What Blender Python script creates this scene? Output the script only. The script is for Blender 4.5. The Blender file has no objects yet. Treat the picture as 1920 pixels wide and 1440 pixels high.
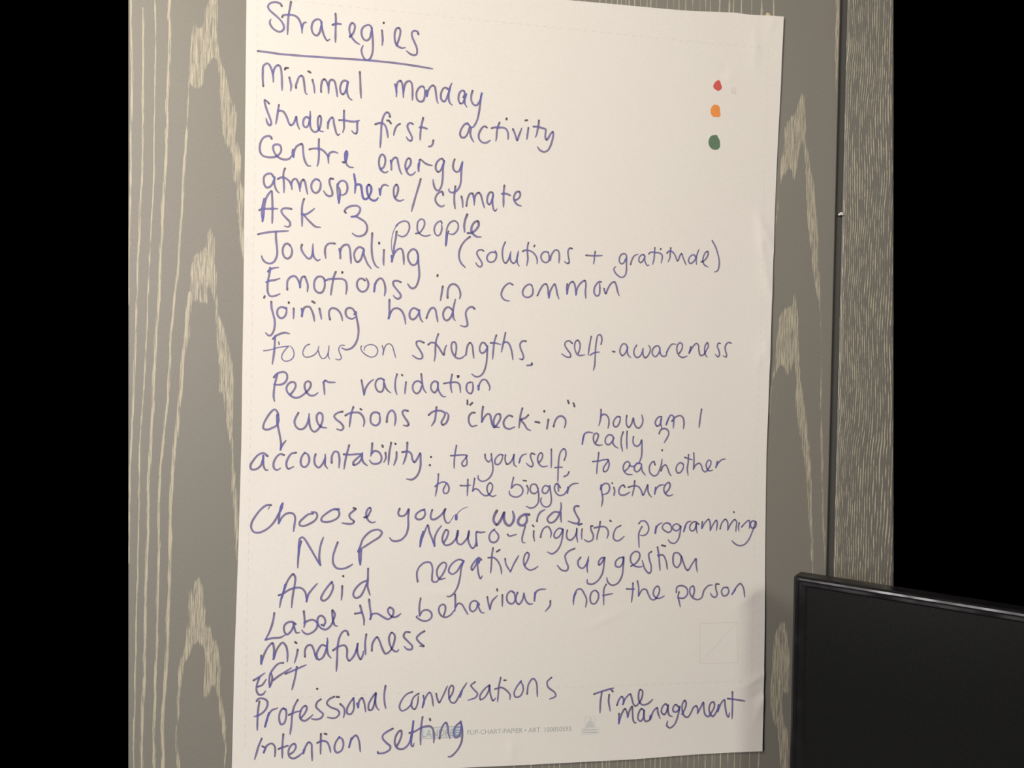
import bpy, bmesh, math
import numpy as np
from mathutils import Vector, Matrix

# ------------------------------------------------------------------ scene, camera, light
scene = bpy.context.scene
scene.view_settings.view_transform = 'Standard'
scene.view_settings.look = 'None'
scene.view_settings.gamma = 1.0
scene.view_settings.use_curve_mapping = False
scene.view_settings.exposure = 0.0
COL = scene.collection
EYE = 1.45                      # height of the lens above the floor

YAW, ROLL, DIST = math.radians(7.4), math.atan(0.0215), 0.985
fwd = Vector((math.sin(YAW), math.cos(YAW), 0))
rt0 = Vector((math.cos(YAW), -math.sin(YAW), 0))
dn0 = Vector((0, 0, -1))
cr, sr = math.cos(ROLL), math.sin(ROLL)
rt = cr * rt0 - sr * dn0
up = -(sr * rt0 + cr * dn0)
cam_data = bpy.data.cameras.new('camera')
cam_data.sensor_fit = 'HORIZONTAL'
cam_data.sensor_width = 36.0
cam_data.lens = 36.0 * 1442.0 / 1920.0
cam_data.clip_start = 0.02
cam = bpy.data.objects.new('camera', cam_data)
cam.matrix_world = Matrix((
    (rt.x, up.x, -fwd.x, 0.0),
    (rt.y, up.y, -fwd.y, -DIST),
    (rt.z, up.z, -fwd.z, EYE),
    (0, 0, 0, 1)))
COL.objects.link(cam)
scene.camera = cam

world = bpy.data.worlds.new('world')
world.use_nodes = True
world.node_tree.nodes['Background'].inputs[0].default_value = (0, 0, 0, 1)
world.node_tree.nodes['Background'].inputs[1].default_value = 0.0
scene.world = world


def area_light(name, loc, target, size, energy, color):
    l = bpy.data.lights.new(name, 'AREA')
    l.shape = 'DISK'
    l.size = size
    l.energy = energy
    l.color = color
    o = bpy.data.objects.new(name, l)
    o.location = loc
    d = Vector(target) - Vector(loc)
    o.rotation_euler = d.to_track_quat('-Z', 'Y').to_euler()
    COL.objects.link(o)
    return o


# warm ceiling lamp up to the left behind the photographer, plus added fill lights
area_light('warm_ceiling_lamp', (-0.95, -1.35, EYE + 0.98), (0.05, 0, EYE + 0.1), 0.45, 20.0, (1.0, 0.87, 0.70))
area_light('side_fill', (-1.15, -1.6, EYE + 0.22), (0.0, 0, EYE - 0.35), 0.7, 22.0, (1.0, 0.95, 0.95))  # cooler fill added from the left to brighten the lower sheet
area_light('far_fill', (0.9, -2.4, EYE + 0.98), (0.2, 0, EYE - 0.1), 0.6, 18.0, (1.0, 0.90, 0.80))  # extra fill added from the right, not an actual lamp of the room


# ------------------------------------------------------------------ helpers
def link(name, me, mat=None, parent=None):
    o = bpy.data.objects.new(name, me)
    COL.objects.link(o)
    if mat is not None and len(me.materials) == 0:
        me.materials.append(mat)
    if parent is not None:
        o.parent = parent
        o.matrix_parent_inverse = parent.matrix_world.inverted()
    return o


def mesh_from(name, verts, faces, smooth=False):
    me = bpy.data.meshes.new(name)
    me.from_pydata([tuple(v) for v in verts], [], [tuple(f) for f in faces])
    me.update()
    if smooth:
        for p in me.polygons:
            p.use_smooth = True
    return me


def bm_mesh(name, bm, smooth=False):
    me = bpy.data.meshes.new(name)
    bm.normal_update()
    bm.to_mesh(me)
    bm.free()
    if smooth:
        for p in me.polygons:
            p.use_smooth = True
    return me


def new_mat(name, color=(0.8, 0.8, 0.8), rough=0.6, spec=0.5):
    m = bpy.data.materials.new(name)
    m.use_nodes = True
    b = m.node_tree.nodes['Principled BSDF']
    b.inputs['Base Color'].default_value = (*color, 1)
    b.inputs['Roughness'].default_value = rough
    b.inputs['Specular IOR Level'].default_value = spec
    return m, m.node_tree.nodes, m.node_tree.links, b


def N(nodes, typ, **kw):
    n = nodes.new(typ)
    for k, v in kw.items():
        setattr(n, k, v)
    return n


def mapped_noise(nodes, links, scale_vec, scale=1.0, detail=2.0, rough=0.5, src='Object'):
    tc = N(nodes, 'ShaderNodeTexCoord')
    mp = N(nodes, 'ShaderNodeMapping')
    mp.inputs['Scale'].default_value = scale_vec
    nz = N(nodes, 'ShaderNodeTexNoise')
    nz.inputs['Scale'].default_value = scale
    nz.inputs['Detail'].default_value = detail
    nz.inputs['Roughness'].default_value = rough
    links.new(tc.outputs[src], mp.inputs['Vector'])
    links.new(mp.outputs['Vector'], nz.inputs['Vector'])
    return nz


def maprange(nodes, links, sock, a, b, c=0.0, d=1.0, smooth=True):
    m = N(nodes, 'ShaderNodeMapRange')
    if smooth:
        m.interpolation_type = 'SMOOTHSTEP'
    m.inputs['From Min'].default_value = a
    m.inputs['From Max'].default_value = b
    m.inputs['To Min'].default_value = c
    m.inputs['To Max'].default_value = d
    links.new(sock, m.inputs['Value'])
    return m.outputs['Result']


def mixcol(nodes, links, fac, a, b):
    m = N(nodes, 'ShaderNodeMix', data_type='RGBA')
    if isinstance(fac, (int, float)):
        m.inputs['Factor'].default_value = fac
    else:
        links.new(fac, m.inputs['Factor'])
    for s, v in (('A', a), ('B', b)):
        sock = [i for i in m.inputs if i.name == s and i.type == 'RGBA'][0]
        if isinstance(v, tuple):
            sock.default_value = (*v, 1)
        else:
            links.new(v, sock)
    return [o for o in m.outputs if o.type == 'RGBA'][0]


def math_node(nodes, links, op, a, b):
    m = N(nodes, 'ShaderNodeMath', operation=op)
    for i, v in enumerate((a, b)):
        if isinstance(v, (int, float)):
            m.inputs[i].default_value = v
        else:
            links.new(v, m.inputs[i])
    return m.outputs[0]


# ------------------------------------------------------------------ traced data (tenths of a millimetre on the wall plane, origin opposite the lens)
INK = {
'Strategies': """24 -1699,4616 -15,26 -42,15 -48,-3 -42,-21 -18,-35 14,-36 42,-39 55,-43 50,-48 31,-53 3,-37 -20,-33 -36,-13 -42,13 -43,34 -25,41 -3,31 11,25
24 -1590,4680 -9,-65 -16,-101 -7,-125 -1,-118
24 -1692,4480 11,22 42,12 61,3 48,-11 37,-32 26,-54 15,-55 4,-62
24 -1449,4366 6,37 18,29 18,7
24 -1212,4453 -25,32 -37,3 -36,-26 -23,-56 3,-62 23,-42 35,-16 28,27 19,58 10,82
24 -1218,4453 10,-68 17,-67 25,-55 25,-29 31,19
24 -1047,4577 5,-66 0,-125 1,-163
24 -1080,4435 27,13 37,8 36,-2
24 -868,4305 32,32 24,55 5,51 -15,30 -23,4 -21,-29 -8,-49 10,-55 29,-54 45,-47 45,-24
24 -596,4434 -26,34 -37,-1 -37,-22 -24,-39 -3,-51 15,-49 28,-29 31,0 28,29 14,52 8,70
24 -599,4428 11,-81 8,-100 0,-89 -15,-76 -30,-47 -37,-6 -32,33 -19,48 -6,44 18,52
24 -471,4417 7,-60 4,-63 -5,-64
24 -451,4517 0,-8
24 -287,4242 24,67 17,65 3,64 -17,27 -25,-5 -22,-40 -6,-64 9,-69 23,-42 39,-25 37,-5 28,10
24 -15,4405 -12,31 -32,10 -28,-11 -12,-30 11,-50 26,-55 27,-61 9,-51 -10,-41 -29,-12 -44,12 -51,35""",
'_': """24 -1973,4037 104,-3 144,-11 205,-3 243,1 306,3 247,3 248,-2 251,-10 251,-19 146,-15""",
'Minimal': """24 -1901,3611 -7,78 -2,90 4,75 20,26 27,15 25,-15 25,-48 17,-48 9,-62 2,-53
24 -1786,3772 9,50 19,39 28,21 22,-9 15,-36 9,-66 6,-91 3,-103
24 -1645,3834 6,19 30,2
24 -1590,3741 13,-53 11,-49 -5,-63
24 -1507,3618 -1,33 15,51 19,51 28,20 21,-16 11,-49 9,-66 8,-58 13,-32 13,-3
24 -1362,3834 25,-13
24 -1311,3732 16,-57 9,-50 4,-54
24 -1202,3590 -3,41 5,59 11,42 22,18 23,-19 17,-36 13,-41 2,-75
24 -1114,3654 7,59 20,35 28,0 21,-22 13,-49 12,-66 9,-66
24 -874,3734 -25,15 -25,2 -24,-18 -18,-43 -5,-47 12,-49 22,-15 25,22 19,52 15,76
24 -880,3725 -7,-46 -2,-42 10,-54 21,-45 34,-23
24 -733,3872 6,-90 6,-108 9,-126""",
'monday': """24 -293,3750 14,-54 5,-50 -2,-51
24 -277,3663 3,68 16,51 29,18 19,-23 12,-50 9,-66 3,-68
24 -187,3661 9,68 24,57 38,19 25,-19 14,-58 4,-76 0,-85
24 70,3734 -17,16 -25,-5 -29,-29 -20,-44 -3,-51 13,-45 34,-21 34,8 20,40 5,60 -7,58
24 102,3702 1,-38 5,-34
24 108,3630 9,52 29,61 33,28 25,-15 14,-58 10,-68 12,-58 11,-23
24 374,3734 -25,20 -26,-5 -26,-37 -13,-52 8,-59 31,-25 25,20 20,53 20,61 11,51 20,55
24 395,3753 -11,-69 0,-60 15,-58 31,-28
24 588,3698 -9,29 -22,5 -29,-21 -18,-53 3,-59 22,-33 30,11 20,44 17,44 10,30
24 570,3647 18,34
24 604,3682 -17,-61 4,-51 26,-45
24 686,3737 -14,-59 3,-68 27,-45 35,-9 29,26 25,53 15,87
24 806,3713 -10,-43 -5,-52 -7,-77 -11,-87 -20,-87 -28,-61 -25,-32 -24,-4""",
'Students': """24 -1828,3401 -21,23 -30,15 1,-29 15,-57 25,-68 25,-61 15,-48 -2,-34 -19,-9 -24,31 -15,49
24 -1708,3393 -8,-55 -9,-75 -9,-67 -7,-41
24 -1714,3318 32,4 28,-9 25,-31 25,-52 17,-49 25,-31 28,18 23,47 14,43 6,-46 18,-65 17,-36
24 -1342,3251 -28,15 -28,-19 -15,-46 9,-50 24,-15 28,23 15,47 7,50 0,83
24 -1332,3264 1,-58 8,-58 21,-44 33,-19 36,19 24,43 13,68 -1,54 -14,22 -17,-16 -7,-50 2,-54 12,-45 21,-24 34,-4
24 -1105,3225 -6,-46 0,-38
24 -1111,3212 22,43 28,27 14,-16 9,-58 16,-65 18,-58 18,-21 21,17
24 -975,3254 58,2 65,-9 66,1 37,9 22,9
24 -918,3377 0,-77 3,-84 1,-58 -13,-55
24 -751,3252 -2,-59 2,-50 -11,-42 -29,2 -27,28""",
'first,': """24 -528,3231 32,14 45,6 34,-15 26,-45 13,-58 10,-58
24 -349,3337 -11,38 -23,17 -29,-21 -24,-56 -13,-60 -5,-76 -2,-84 -7,-152
24 -381,3289 21,-3 25,-32
24 -222,3257 -33,-23 -28,-53 -15,-72
24 -61,3265 -27,12 -29,-13 -11,-30 12,-42 26,-49 20,-41 3,-34 -17,-16 -29,9 -24,33
24 26,3227 38,4 51,-14
24 67,3352 -9,-47 -13,-60 -7,-68 -3,-107
24 202,3075 -9,-50 -19,-25 -27,-7""",
'activity': """24 635,3317 -30,-6 -33,-37 -29,-61 -3,-47 17,-29 35,-2 29,27 20,44 14,61
24 630,3321 35,-41 11,-20 -7,-60 8,-43 18,-41 22,-29
24 880,3281 -22,14 -30,-13 -33,-49 -18,-61 12,-50 35,-33 43,-5 34,15 25,21
24 942,3277 41,13 52,1 52,2 39,-13 22,-33 10,-51 -1,-47
24 1042,3354 -20,-55 -13,-78 -2,-60 -7,-43
24 1132,3414 0,-13
24 1217,3282 23,-46 18,-51 18,-43 21,63 20,53 14,44
24 1378,3404 23,6
24 1418,3312 -7,-65 -9,-83
24 1484,3331 54,1 62,-13 44,-14 -1,-52 -1,-52 18,-30 30,41 25,45 24,23 7,-38 -11,-70 -25,-80 -30,-54 -47,-24 -44,10 -32,29 -13,20
24 1554,3415 -6,-65 -13,-78 -12,-53 -12,-22""",
'Centre': """24 -1787,2970 -13,24 -32,4 -40,-13 -31,-35 -20,-55 -4,-58 12,-53 28,-31 49,-14 64,1 47,14 32,27 23,38 1,42 -18,36 -41,6 -31,-15 -6,-41 20,-53 32,-39 45,-27 57,-6 40,12 23,26 18,26
24 -1527,2849 -6,-46 12,-45
24 -1521,2762 10,75 23,52 36,27 28,11 13,-25 7,-75 12,-74 22,-57 29,-36 32,0
24 -1329,2865 44,13 73,2 41,-14 37,-31 30,-40 7,-41 3,-46
24 -1216,3001 -1,-88 4,-74 -1,-75 -6,-59 -12,-41
24 -1097,2787 13,43 36,23 33,-1 34,-14
24 -919,2731 17,-3 16,13 15,60 5,50 -12,20 -13,-21 -2,-51 7,-58 17,-37 29,-27 50,-6
24 -883,2859 4,-101""",
'energy': """24 -451,2670 33,23 19,47 3,59 -17,46 -25,11 -25,-27 -11,-64 6,-58 17,-41 30,-28 29,-7 33,16
24 -329,2786 10,-54 1,-59
24 -321,2757 17,44 33,28 21,-10 13,-48 14,-59 15,-49 21,-41
24 -126,2684 24,31 21,39 4,51 -17,23 -22,-6 -22,-46 -6,-51 14,-50 22,-41 29,-16 34,12 29,31
24 22,2765 0,-47 2,-42
24 23,2718 7,60 9,43 21,-8 39,-31 42,-19 51,-8
24 343,2822 -11,-86 -1,-85 -4,-86 -15,-77 -29,-44 -25,-1 -26,32 -16,50 -7,51
24 339,2821 -18,27 -25,-4 -37,-36 -20,-52 5,-51 26,-28 29,19 20,39 16,52 8,35
24 577,2818 -11,-94 -2,-86 -3,-77 -20,-69 -37,-45 -42,-23 -34,7 -16,20 2,21
24 477,2851 -16,-57 -2,-51 23,-41 34,-11 25,23 20,52 16,61""",
'atmosphere': """24 -1757,2500 -21,32 -28,5 -36,-13 -25,-30 -4,-50 12,-53 24,-28 32,6 32,35 19,47 13,50
24 -1743,2492 -3,-58 11,-53 21,-48 29,-28
24 -1701,2477 32,18 44,2 37,-21 29,-27 21,-45 9,-49
24 -1619,2611 -15,-42 -3,-62 7,-66 4,-66 -1,-65
24 -1539,2421 12,42 27,26 21,-5 21,-34 17,-49 9,-66
24 -1433,2385 11,67 28,33 20,-30 14,-66 20,-82
24 -1208,2489 -33,11 -32,-23 -23,-47 4,-54 26,-40 37,-6 32,35 13,50 -3,46 -17,28
24 -1033,2514 -29,4 -15,-22 5,-50 17,-49 16,-49 -4,-38 -26,-15 -37,12 -25,28 -15,24
24 -978,2452 -1,-67 8,-75 14,-91
24 -978,2439 24,43 40,17 37,-17 19,-41 1,-50 -17,-47 -40,-25 -26,5
24 -957,2219 9,67 2,67 -11,50 -18,22
24 -778,2588 9,-58 12,-58 -3,-67 -3,-55
24 -778,2588 11,-58 10,-71 -3,-63 -4,-46
24 -759,2447 35,17 25,-7 15,-48 10,-58 11,-46 30,-21 32,16 26,48 12,59 -12,46 -21,11 -18,-26 2,-50 15,-58 21,-37 42,-21 33,4 26,31
24 -759,2438 19,22 28,6 24,-15 11,-59 8,-58 11,-41 20,-12 29,10 26,39 22,52 -3,59 -28,25 -24,-28 1,-51 13,-49 22,-37 29,-26 38,-4 24,18 15,22
24 -461,2421 6,-42 4,-33
24 -451,2363 9,59 20,43 29,12 42,-12
24 -269,2317 21,27 19,64 -1,51 -19,28 -27,-31 -7,-51 7,-59 20,-41 30,-19 33,0 37,16
24 53,2576 -24,-95 -31,-112 -27,-103 -25,-107""",
'/': """24 340,2388 -4,29 -14,12 -30,-10 -33,-36 -17,-52 12,-41 33,-37 39,-13 31,17""",
'climate': """24 493,2506 -6,-68 -5,-77 4,-68 10,-72
24 574,2381 14,-57 6,-81
24 640,2263 7,64 16,61 25,37 26,1 15,-44 10,-50 1,-52
24 739,2332 6,51 20,40 30,19 22,-21 18,-50 16,-59 21,-61
24 980,2421 -9,30 -26,5 -25,-29 -16,-61 7,-51 20,-18 25,29 17,52 10,44
24 980,2421 -9,-69 6,-59 16,-60 18,-14 21,25
24 1096,2443 35,5 35,-6 33,-13
24 1123,2551 -6,-62 -2,-86 2,-127
24 1258,2367 26,10 34,28 14,44 -15,32 -35,-5 -25,-40 -8,-43 14,-43 36,-37 48,-14""",
'Ask': """24 -1917,2078 36,19 64,3 64,5 56,3
24 -1860,2222 -18,-92 -6,-83 5,-54 4,-49
24 -1875,1944 10,79 9,108 16,92 35,68 30,30 9,-70 6,-115 2,-99 -1,-112
24 -1532,2113 -45,6 -48,-5 -27,-27 17,-44 45,-48 41,-43 7,-37 -22,-25 -44,5
24 -1406,2056 49,-1 48,29 56,48
24 -1381,2247 -15,-51 -9,-75 4,-92 3,-124
24 -1381,2047 50,-56 49,-47 46,-36 61,-5""",
'3': """24 -868,2098 -16,16 11,29 36,31 57,18 58,-2 29,-29 -7,-42 -36,-48 -62,-19
24 -798,2052 54,6 58,-27 50,-31 30,-49 2,-59 -28,-51 -58,-28 -53,6 -40,27""",
'people': """10 -273,1591 -20,84 -2,105 16,96 35,86
24 -235,1894 -8,-80 -15,-85 -11,-95 -2,-43
20 -244,1962 40,44 63,26 47,-15 19,-58 -16,-64 -36,-49 -42,-12 -47,15
20 6,1881 44,12 36,42 27,65 -8,53 -37,14 -36,-34 -10,-58 7,-58 32,-41 53,-22 42,5 34,15
20 333,2027 -14,26 -34,-11 -36,-46 -12,-54 14,-52 32,-25 31,23 18,59 -1,64
20 419,1930 -15,-44 -9,-74 -8,-77
20 389,1769 2,96 5,85 22,65 36,39 48,10 34,-33 5,-53 -26,-54 -42,-32 -48,6
28 397,1897 -2,-64 -6,-75
28 652,2154 -23,-65 -12,-75 7,-83
28 665,1918 53,7 53,43 33,65 -14,42 -37,-12 -37,-55 -4,-65 28,-41 43,-25 52,-1""",
'Journaling': """24 -1925,1779 66,20 80,15 96,13 120,12
24 -1711,1820 0,-63 7,-65 9,-66 4,-75 -13,-58 -27,-47 -48,-21 -48,13 -33,32 -17,44
24 -1535,1654 -24,23 -25,3 -27,-26 -15,-50 5,-50 21,-44 36,-15 32,22 17,42 1,50 -17,42
24 -1394,1676 -9,-37 15,-50 34,-48 33,-32 24,-3 24,30 11,51 -1,66 3,38
24 -1262,1595 9,-50 25,-40 29,-20 28,18
24 -995,1707 -45,2 -37,-10 -28,-35 -9,-54 5,-50 7,-42
24 -939,1642 12,-58 3,-58
24 -928,1601 15,59 37,35 41,4 21,-34 12,-75 11,-121
24 -645,1659 -29,16 -29,-1 -32,-31 -20,-51 5,-50 22,-46 21,-7 32,31 23,68 11,67
24 -636,1647 -4,-50 22,-58 35,-74 42,-51
24 -538,1858 -2,-72 -2,-101 10,-109 23,-83 30,-49 29,-16
24 -450,1744 1,-13
24 -388,1656 -2,-82 -1,-59 5,-51
24 -293,1586 7,-42 -1,-33
24 -287,1511 13,68 28,60 41,36 33,3 22,-43 10,-68 4,-84
24 35,1626 -22,41 -38,14 -37,-26 -26,-51 12,-68 34,-49 34,-7 33,27 14,51 1,51
24 40,1609 6,-93 10,-84 4,-85 -13,-77 -32,-69 -38,-18 -34,20 -26,37""",
'(solutions': """24 694,1872 -57,-49 -50,-71 -28,-95 4,-68 25,-59 52,-53
21 872,1698 -27,14 -43,-13 -15,-34 23,-53 33,-47 15,-42 -19,-30 -38,12 -25,39
21 1026,1680 -41,9 -42,-23 -26,-49 17,-48 43,-12 43,26 20,60 -6,43 -15,23
21 1150,1825 -26,-65 -9,-71 7,-74 17,-48 22,-13 32,42 20,55 12,56
21 1218,1672 1,-64 18,-37 27,-15 27,23 20,65 11,71
21 1316,1677 -10,-65 9,-54 23,-37
21 1380,1714 27,15 55,-1 49,-21 39,-42 21,-53 -2,-49
21 1451,1831 -12,-63 4,-86 5,-64 -13,-87
21 1534,1799 -8,-16
21 1714,1715 -39,10 -38,-24 -19,-44 21,-53 45,-22 38,25 4,66 -12,37
21 1740,1614 13,60 26,50 33,28 31,-9 17,-54 -3,-103
21 2027,1778 -28,6 -24,-36 1,-54 13,-64 3,-33 -22,-14 -39,20""",
'+': """21 2214,1699 109,-1 106,7
21 2335,1753 -10,-66 -1,-43 -8,-53""",
'gratitude)': """20 2758,1695 0,-88 0,-88 -19,-66 -45,-24 -51,25 -40,43 -12,43 24,28
20 2756,1689 -6,38 -29,16 -39,-19 -21,-50 6,-49 29,-18 33,26 27,51
20 2738,1661 18,23
20 2814,1604 16,61 33,56 50,22
20 3005,1716 -18,24 -34,-9 -27,-40 3,-44 26,-12 28,31 24,50
20 3004,1722 -1,-50 15,-43 23,-30 23,7
20 3058,1754 25,23 68,-2 57,-6 29,-21 5,-44 -14,-64
20 3138,1841 -4,-86 -6,-78 -17,-61
20 3221,1830 -5,-11
20 3305,1773 23,26 45,-1 41,-42 39,-78 31,70 22,28 24,-59 42,-87
20 3355,1847 -4,-72 -7,-66 -21,-48
20 3703,1735 -24,32 -35,-7 -33,-40 -5,-45 24,-23 39,21 34,51 22,67 19,51
20 3714,1747 -5,-45 7,-61
20 3779,1677 40,18 40,52 16,51 -12,24 -34,-26 -22,-57 -5,-55 24,-44 51,-26
20 3927,1967 45,-76 37,-98 22,-100 -3,-67 -20,-56 -44,-19""",
'Emotions': """24 -1812,1193 39,19 60,12 60,21
24 -1771,1372 -8,-73 -14,-83 -6,-83 9,-72 26,-38 50,2 65,29
24 -1795,1325 29,32 45,15 50,9
24 -1560,1111 -3,62 6,52 34,43 46,14 36,-31 26,-62 8,-46
24 -1407,1143 5,78 21,53 25,6 24,-46 19,-62 -4,-78
24 -1112,1253 -26,30 -46,4 -35,-28 -19,-63 12,-72 36,-36 46,2 30,48 7,63 -8,52
24 -1111,1234 45,23 92,10 82,0 36,-20 17,-57 1,-52 -9,-58
24 -976,1354 -21,-55 -18,-105 -16,-131
24 -896,1355 0,-8
24 -616,1262 -34,21 -36,-8 -25,-43 4,-58 34,-46 41,-9 41,28 20,59 -10,52 -21,34
24 -491,1224 -2,-52 -6,-45
24 -499,1129 10,85 30,59 41,23 32,-31 22,-67 4,-63 -10,-56
24 -169,1258 -50,14 -42,-12 -1,-37 45,-62 48,-62 1,-31 -31,-23 -37,15 -21,24""",
'in': """24 292,1366 -2,-14
24 360,1223 -11,-86 -14,-94
24 425,1080 -2,60 10,68 29,40 42,10 43,-24 31,-54 10,-60 -10,-43""",
'common': """22 1258,1278 -40,20 -49,-29 -42,-60 -14,-65 28,-53 44,-20 34,-1
22 1509,1277 -30,15 -43,-18 -40,-55 -5,-54 31,-37 49,-2 43,32 10,60 -15,57
22 1583,1150 34,77 42,66 33,12 25,-42 8,-75 8,-60
22 1733,1128 16,82 31,66 27,32 20,-52 16,-75 24,-64
22 1973,1314 -5,-63 4,-63
22 1972,1188 13,85 26,55 33,21 28,-40 13,-76 5,-54
22 2090,1179 17,88 48,72 49,29 16,-43 -5,-98 8,-87
22 2422,1360 -22,3 -33,-27 -33,-61 0,-65 31,-37 33,17 9,66 -5,87
22 2463,1275 9,-38 15,-27 26,61 44,73 44,23 23,-37 19,-76 24,-65""",
'joining': """24 -1829,1019 -7,-19
24 -1749,953 5,-74 22,-82 18,-74 1,-75 -18,-75 -32,-38 -28,4 -27,28
24 -1571,876 -28,12 -36,1 -32,-24 -9,-50 19,-45 32,-16 32,14 24,42 6,58 -2,21
24 -1539,954 1,-8
24 -1478,880 1,-67 -1,-58
24 -1381,879 7,-54 -3,-40
24 -1378,792 10,58 15,38 32,20 37,-5 25,-41 22,-58 13,-74
24 -1256,975 29,-16
24 -1166,889 14,-65 13,-66
24 -1034,757 -14,62 5,50 28,30 49,-6 42,-32 29,-54 14,-58
24 -719,863 10,-75 18,-75 10,-83 -10,-101 -36,-85 -48,-44 -57,-14 -50,20
24 -731,859 -30,41 -33,11 -37,-14 -15,-46 17,-50 38,-24 33,-3 32,22
24 -719,863 -17,-32""",
'hands': """24 -306,1029 0,-84 2,-85 -9,-72
24 -313,793 25,76 32,44 42,14 50,-20 35,-49 22,-67 8,-61
24 63,906 -34,21 -34,7 -33,-31 -14,-51 12,-46 34,-16 37,26 29,48 15,51
24 67,902 10,-63 18,-50 22,-27
24 162,812 24,73 32,52 30,10 26,-25 14,-59 18,-91
24 486,929 -35,29 -38,-4 -29,-37 -12,-51 18,-59 31,-16 37,27 29,52 15,85 22,108
24 494,921 6,-68 9,-34 18,-25
24 771,952 -22,20 -34,-1 -34,-27 -20,-43 4,-51 15,-60 7,-42 -14,-22 -34,-5 -40,11""",
'Focus': """14 -1827,344 72,14 80,26 80,17 70,10
24 -1693,531 -4,-73 -3,-83 -8,-93 -13,-99
24 -1720,494 32,37 49,27 60,18 56,-11
14 -1649,460 4,-33
14 -1530,411 -44,-53 -34,-63 1,-42 31,-28 55,5 45,37 14,52 -17,57 -31,38
14 -1278,441 -40,-19 -29,-47 -9,-53 26,-39 51,0 60,27 40,48 16,63
14 -1167,359 19,-57 32,-36 40,17 25,47 9,53 2,50
14 -1046,341 0,-42 20,-39
14 -852,438 -38,1 -25,-27 -1,-47 22,-51 8,-37 -26,-21 -46,9""",
'on': """14 -638,438 -12,-24 24,-51 58,-46 57,-17 52,25 21,58 -24,52 -52,23 -52,-10 -35,-27 -5,-37
14 -384,448 17,-57 -7,-59
14 -374,332 17,80 25,48 36,15 37,-29 22,-63 25,-83""",
'strengths,': """22 137,500 -50,19 -42,-11 1,-37 44,-68 32,-63 -4,-37 -53,-7 -69,39
22 193,478 37,26 47,-6 44,-46 71,-100 7,49 12,48 15,27
22 317,616 -25,-80 -8,-96 0,-96 -12,-74
22 540,356 10,70 -4,64 -20,29 -26,-4 -15,-43 10,-69 30,-58 38,-31 53,2 47,38
22 674,360 9,70 15,59 26,27 27,-31 13,-75 12,-90
22 947,480 -2,-140 -11,-107 -36,-103 -52,-44 -43,-1 -49,31
22 934,485 -22,31 -33,5 -26,-44 -2,-59 26,-31 37,17 26,43 5,38
22 989,521 63,-1 63,-14
22 1060,622 -25,-86 -9,-97 -8,-124
22 1178,658 -19,-97 -15,-76 -14,-78
22 1149,517 32,23 38,-15 31,-59 19,-74 12,-78
22 1447,556 -49,-1 -27,-37 7,-59 29,-64 12,-48 -16,-27 -38,9
22 1529,274 1,-18 -27,-9 -35,-3""",
'self': """20 2055,545 -36,30 -47,-11 -15,-39 31,-58 44,-57 4,-39 -46,-6 -74,41
20 2138,419 20,66 -2,65 -27,38 -30,-20 -12,-66 14,-58 28,-45 47,-8 50,11
20 2306,643 -20,-116 -17,-131
20 2298,400 51,31 69,11
20 2440,545 9,66 -18,54 -34,-3 -19,-66 -11,-106 -4,-118 -4,-104 -15,-66""",
'awareness': """20 2597,455 27,-4
20 2798,509 -28,45 -34,6 -33,-47 -8,-66 31,-42 40,30 25,67
20 2794,515 1,-66 19,-45 28,-22
20 2919,545 -32,-54 -2,-59 31,-45 41,7 33,47 19,67
20 3003,495 8,-79 28,-33 40,34 26,67 -8,46 -21,19
20 3234,521 -28,25 -41,-14 -33,-54 8,-52 35,-26 47,48 19,60
20 3234,507 8,-59 35,-39 41,8 17,60
20 3327,457 37,74 40,43 48,-1
20 3503,455 33,54 6,60 -31,26 -35,-34 -8,-67 29,-66 49,-28 66,21
20 3660,546 -13,-47 -9,-40 36,67 61,66 29,-23 8,-67 22,-66 42,8 40,61 27,61 -15,39 -27,-34 -10,-67 13,-59 25,-31
20 4067,601 -26,2 -13,-40 23,-60 8,-60 -21,-21 -38,33
20 4219,608 -38,10 -41,-46 2,-67 18,-59 -10,-25 -38,17""",
'Peer': """24 -1700,18 30,39 47,26 45,5 32,-24 7,-49 -21,-51 -43,-30 -49,-6 -46,4
24 -1662,53 -11,-58 -15,-75 -8,-75 0,-74 10,-48
24 -1496,-190 39,53 23,54 -13,41 -36,8 -40,-26 -22,-50 12,-50 37,-40 49,-28 49,3 48,28 55,51 36,50 7,50 -25,25 -32,-9 -18,-42 12,-58 29,-45 41,-25 45,10 37,28
24 -1098,-26 10,-75 7,-81
24 -1098,-34 22,27 39,-19 81,-1""",
'validation': """22 -632,8 17,-84 18,-99
22 -597,-175 19,79 45,74 51,43
22 -352,16 -37,18 -41,-11 -27,-48 6,-63 40,-47 36,6 20,48 0,63 2,32
22 -352,-18 23,-63 32,-41 32,-23
22 -192,93 -17,-76 -3,-85 12,-63 13,-33
22 -131,87 7,-10
22 -77,-4 -7,-82 -4,-66
22 125,-18 -43,29 -47,-12 -27,-52 12,-63 39,-31 42,33 16,53 13,32
22 112,103 10,-79 14,-84 22,-48 22,-28
22 325,-3 -37,18 -37,-25 -14,-59 22,-47 27,-14 31,36 11,69
22 325,-9 4,-69 25,-58 38,-41 34,-3
22 402,-12 82,14 85,2 31,-28 15,-99
22 503,105 -14,-83 2,-86 15,-63
22 570,87 19,1 -10,-20
22 745,11 -37,-11 -20,-49 17,-64 44,-20 23,43 1,64 -6,38
22 840,-30 7,-53
22 844,-80 14,77 37,49 37,1 39,-47 20,-53 -7,-35""",
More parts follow.
